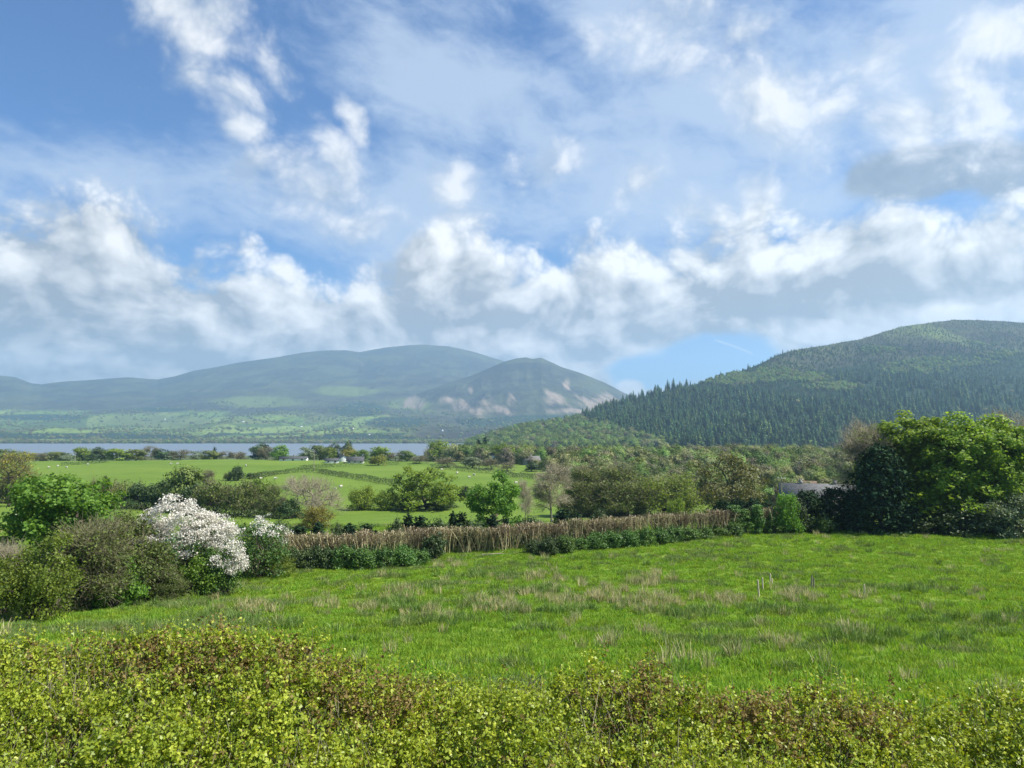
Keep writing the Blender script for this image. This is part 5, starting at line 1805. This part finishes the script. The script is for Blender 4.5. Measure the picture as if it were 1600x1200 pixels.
def tuft(seed, h, spread, blades, width, lean, mat):
    rng = np.random.default_rng(seed)
    mb = MB()
    n = blades
    an = rng.uniform(0, 2 * pi, n)
    ra = spread * np.sqrt(rng.random(n))
    b = np.stack([np.cos(an) * ra, np.sin(an) * ra, np.full(n, -0.03)], 1)
    la = an + rng.normal(size=n) * 0.9
    L = h * rng.uniform(0.5, 1.1, n)
    le = lean * rng.uniform(0.2, 1.3, n)
    dv = np.stack([np.cos(la), np.sin(la), 0 * la], 1)
    m = b + dv * (L * le * 0.35)[:, None] + np.array([0, 0, 1]) * (L * 0.6)[:, None]
    t = b + dv * (L * le)[:, None] + np.array([0, 0, 1]) * (L * np.sqrt(np.clip(1 - (le * 0.8) ** 2, 0.15, 1)))[:, None]
    fa = rng.uniform(0, 2 * pi, n)
    s = np.stack([np.cos(fa), np.sin(fa), 0 * fa], 1) * width / 2
    v = np.stack([b - s, b + s, m + s * 0.8, m - s * 0.8, t], 1).reshape(-1, 3)
    k = np.arange(n)[:, None] * 5
    mb.add(v, k + np.array([[0, 1, 2, 3]]), k + np.array([[3, 2, 4]]), a=np.repeat(rng.random(n), 5))
    return mb.mesh('grass_tuft', M[mat])


SHORT = [tuft(400 + k, 0.16 + 0.03 * k, 0.34, 60, 0.022, 0.7, 'grass') for k in range(4)]
ROUGH = [tuft(410 + k, 0.34, 0.30, 60, 0.022, 0.6, 'rough_grass') for k in range(3)]
DRY = [tuft(420 + k, 0.62, 0.26, 46, 0.020, 0.42, 'dry_grass') for k in range(3)]
RUSH = [tuft(430 + k, 0.55, 0.24, 60, 0.022, 0.5, 'rush') for k in range(3)]
rng = np.random.default_rng(77)
n = 62000
yy = 16 + (94 - 16) * rng.random(n) ** 0.80
xx = rng.uniform(-0.86, 0.86, n) * (yy + 4)
zz = ground_z(xx, yy)
ppx = 800 + FPX * xx / yy
prow = rows_of(xx, yy, zz)


def patch(lst, soft=1.25):
    m = np.zeros(n)
    for cx, cy_, rx, ry in lst:
        m = np.maximum(m, np.clip(soft - np.hypot((ppx - cx) / rx, (prow - cy_) / ry), 0, 1))
    return m


DRYP = patch([(705, 886, 26, 8), (782, 911, 24, 8), (868, 903, 50, 9), (880, 915, 40, 8), (985, 925, 66, 16), (900, 938, 120, 16), (790, 948, 66, 18), (1000, 948, 66, 12), (1135, 938, 50, 16), (1182, 926, 22, 14),
              (1230, 936, 40, 11), (1025, 905, 36, 9), (945, 1004, 18, 12), (1012, 996, 20, 16), (1150, 1026, 14, 9), (535, 926, 60, 10), (470, 935, 40, 8), (1335, 935, 26, 7), (1556, 862, 24, 4), (1518, 930, 14, 8),
              (560, 950, 70, 10), (640, 930, 60, 9), (1215, 1008, 28, 5), (1340, 990, 20, 4), (680, 962, 60, 10), (420, 955, 60, 8)])
RUSHP = patch([(1400, 1002, 120, 12), (1490, 966, 110, 14), (1300, 1000, 70, 9), (1580, 970, 40, 14), (700, 972, 70, 10), (835, 925, 60, 8), (330, 966, 70, 9), (600, 935, 70, 8), (850, 958, 120, 14), (1200, 955, 90, 12),
               (1398, 920, 70, 8), (640, 950, 70, 9), (1270, 905, 40, 6), (1060, 960, 80, 10), (740, 900, 60, 8), (480, 975, 80, 9), (1120, 905, 40, 7), (240, 985, 70, 8), (1225, 905, 30, 6)])
nz = fbm2(xx / 2.4, yy / 1.6, 83, 4)
nz2 = fbm2(xx / 9.0, yy / 7.0, 84, 3)
nz3 = fbm2(xx / 0.9, yy / 0.9, 85, 3)
leftish = np.clip((900 - ppx) / 700, 0, 1)
kindv = np.zeros(n, int)
roughp = (nz > 0.65 - 0.12 * leftish - 0.05 * (nz2 - 0.5))
kindv[roughp & (nz3 > 0.36)] = 1
kindv[(rng.random(n) < np.maximum(RUSHP * 0.32, 0.05 * (nz3 > 0.62)) * (nz > 0.42))] = 3
kindv[(rng.random(n) < DRYP * 0.26 * np.clip((nz - 0.34) * 5, 0, 1))] = 2
kindv[rng.random(n) < 0.004] = 2
sc = rng.uniform(0.7, 1.3, n)
sc *= np.where(kindv == 1, 0.75 + 0.3 * nz2, 1.0) * np.where(kindv == 0, 0.45 + 1.3 * nz * (0.5 + nz3), 1.0)
P = np.stack([xx, yy, zz], 1)
for kk, (nm, pr) in enumerate([('grass', SHORT), ('rough_grass', ROUGH), ('dry_grass', DRY), ('rushes', RUSH)]):
    s = kindv == kk
    scatter(nm, P[s], sc[s], rng.uniform(0, 6.28, s.sum()), rng.integers(0, len(pr), s.sum()), pr, rng.normal(size=(s.sum(), 2)) * 0.12)

# ------------------------------------------------------------------ the garden hedge in front
M['hornbeam'] = leaf_mat('hedge_leaves', [(0.0, (0.060, 0.090, 0.008)), (0.45, (0.126, 0.160, 0.013)), (1.0, (0.25, 0.27, 0.030))], 0.34, 0.35, 0.45, (1.15, 1.1, 0.4), 0, 1.95)
M['copper'] = leaf_mat('copper_leaves', [(0.0, (0.070, 0.046, 0.018)), (0.5, (0.16, 0.115, 0.038)), (1.0, (0.29, 0.235, 0.085))], 0.30, 0.15, 0.6, (1.1, 1.0, 0.5), 0, 1.25)
HT = [(-400, 1010), (-60, 1010), (0, 1012), (100, 1005), (200, 1001), (300, 1003), (400, 1006), (500, 1008), (560, 1020), (600, 1042), (650, 1062), (700, 1066), (760, 1058), (800, 1050), (850, 1044), (900, 1048), (950, 1042), (1010, 1044),
      (1060, 1062), (1100, 1078), (1200, 1084), (1300, 1080), (1350, 1102), (1400, 1090), (1480, 1088), (1520, 1074), (1600, 1092), (1700, 1085), (2100, 1085)]
HB, HN = 8.0, 4.1                                  # far and near side of the hedge, metres from the camera
tz_far = lambda x: CAMZ + HB * rows_to_tan(np.interp(800 + FPX * x / HB, [a for a, _ in HT], [b for _, b in HT]))


def hedge_top(x, y):
    f = np.clip((HB - y) / (HB - HN), 0, 1)
    return tz_far(x) - 0.05 - 0.35 * f - 1.05 * f ** 2.6


rng = np.random.default_rng(12)
ho = thing('hedge', 'yellow-green and copper leafed garden hedge across the foreground', 'hedge', (0, 6.2, float(ground_z(0.0, 6.2))))
org = np.array(ho.location)
n = 31000
yy = rng.uniform(HN, HB + 0.25, n)
xx = rng.uniform(-1.0, 1.0, n) * (yy * 0.76 + 2.8)
bump = (fbm2(xx / 0.75, yy / 0.6, 91, 3) - 0.5) * 0.62 + (fbm2(xx / 0.28, yy / 0.25, 92, 2) - 0.5) * 0.34
dep = rng.exponential(0.15, n)
back = np.clip((yy - HB) / 0.25, 0, 1)
zz = hedge_top(xx, yy) + bump - dep - back * rng.uniform(0, 1.2, n)
ppx = 800 + FPX * xx / yy
prow = rows_of(xx, yy, zz)
cm_ = np.zeros(n)
for cx, cy_, rx, ry in [(330, 1045, 260, 50), (640, 1095, 60, 50), (540, 1110, 70, 40), (1000, 1070, 70, 45), (1150, 1125, 70, 60), (1250, 1080, 120, 40), (960, 1110, 70, 60), (1260, 1150, 90, 40), (200, 1020, 180, 22), (1340, 1130, 70, 50)]:
    cm_ = np.maximum(cm_, np.clip(1.3 - np.hypot((ppx - cx) / rx, (prow - cy_) / ry), 0, 1))
cop = rng.random(n) < np.clip(cm_ * (0.36 + 1.2 * (fbm2(xx / 0.5, yy / 0.5, 93, 3) - 0.3)), 0.03, 0.8)
root = np.stack([xx, yy, zz], 1) - org
d = unit(rng.normal(size=(n, 3)) * np.array([0.7, 0.7, 0.45]) + np.array([0, -0.25, 0.85]))
L = rng.uniform(0.12, 0.34, n)
HF = {}
for nm, mat, sel in (('foliage', 'hornbeam', ~cop), ('copper_foliage', 'copper', cop)):
    r0, d0, l0 = root[sel], d[sel], L[sel]
    tone = 0.55 * rng.random(len(r0)) ** 1.5 + 0.25 * fbm2(r0[:, 0] / 0.9, r0[:, 1] / 0.9, 94, 2)
    mb = MB()
    m = 15
    k = np.repeat(np.arange(len(r0)), m)
    f = np.tile((np.arange(m) + 0.5) / m, len(r0))
    c = r0[k] + d0[k] * (l0[k] * f)[:, None]
    c = c + unit(rng.normal(size=c.shape)) * 0.026
    ln = 0.045 * (0.45 + 0.95 * rng.beta(2, 2, len(c))) * (1.15 - 0.5 * f)
    leaves(mb, c, ln, rng, np.array([0.1, -0.15, 1.0]), 0.75, wide=0.34, fold=0.14, a=np.clip(tone[k] + 0.35 * rng.random(len(c)), 0, 1))
    HF[nm] = mb
# woody inside and upright shoots
tw = MB()
m = 12000
y2 = rng.uniform(HN + 0.15, HB, m)
x2 = rng.uniform(-1, 1, m) * (y2 * 0.76 + 2.8)
z2 = hedge_top(x2, y2) - rng.uniform(-0.16, 0.45, m)
p1 = np.stack([x2, y2, z2], 1) - org
p0 = p1 + np.stack([rng.normal(size=m) * 0.18, rng.normal(size=m) * 0.18, -rng.uniform(0.25, 0.7, m)], 1)
tw.tubes(p0, p1, 0.0065, 0.003, 3, a=rng.random(m))
m = 170
x3 = np.linspace(-8.4, 8.4, m) + rng.normal(size=m) * 0.2
y3 = 6.3 + rng.random(m) * 0.4
g = np.stack([x3, y3, ground_z(x3, y3) - 0.1], 1) - org
tq = np.stack([x3 + rng.normal(size=m) * 0.3, y3 + rng.normal(size=m) * 0.7, hedge_top(x3, y3) - 0.35], 1) - org
tw.tubes(g, tq, 0.022, 0.010, 5)
sl = MB()
m = 120
sx_ = np.concatenate([rng.uniform(-6.2, 6.2, m - 34), (np.array([605, 612, 640, 1310, 1318, 1302, 1226, 1250, 1020, 860, 1175, 1170, 1480, 1475, 20, 360] + [1300] * 18) - 800 + rng.normal(size=34) * 12) / FPX * HB])
sy = HB - rng.random(m) * 0.9
h = rng.uniform(0.10, 0.42, m)
b = np.stack([sx_, sy, hedge_top(sx_, sy) - 0.1], 1) - org
t = b + np.stack([rng.normal(size=m) * 0.06, rng.normal(size=m) * 0.06, h + 0.1], 1)
tw.tubes(b, t, 0.004, 0.002, 3)
k = np.repeat(np.arange(m), 12)
f = rng.uniform(0.25, 1.0, len(k))[:, None]
leaves(sl, b[k] * (1 - f) + t[k] * f + rng.normal(size=(len(k), 3)) * 0.022, 0.045 * rng.uniform(0.6, 1.1, len(k)), rng, np.array([0, 0, 1.0]), 0.6, a=0.3 + 0.7 * rng.random(len(k)))

link('foliage', two_mats('foliage', HF['foliage'], M['hornbeam'], tw, M['twig']), ho)
HF['copper_foliage'].build('copper_foliage', M['copper'], ho)
sl.build('shoot_foliage', M['hornbeam'], ho)


# ------------------------------------------------------------------ the air
def haze_box():
    me = bpy.data.meshes.new('haze')
    bm = bmesh.new()
    bmesh.ops.create_cube(bm, size=1.0)
    bm.to_mesh(me)
    bm.free()
    m, nt, out = new_mat('haze_air')
    v = nt.nodes.new('ShaderNodeVolumePrincipled')
    v.inputs['Color'].default_value = (0.47, 0.73, 1.0, 1)
    v.inputs['Density'].default_value = HAZE
    v.inputs['Anisotropy'].default_value = 0.25
    nt.links.new(v.outputs[0], out.inputs['Volume'])
    me.materials.append(m)
    o = link('haze', me)
    lo, hi = np.array([-9300.0, -9300.0, -420.0]), np.array([9300.0, 9300.0, 960.0])
    o.location = (lo + hi) / 2
    o.scale = hi - lo
    return kind(o, 'stuff')


HAZE = 1.1e-4
haze_box()
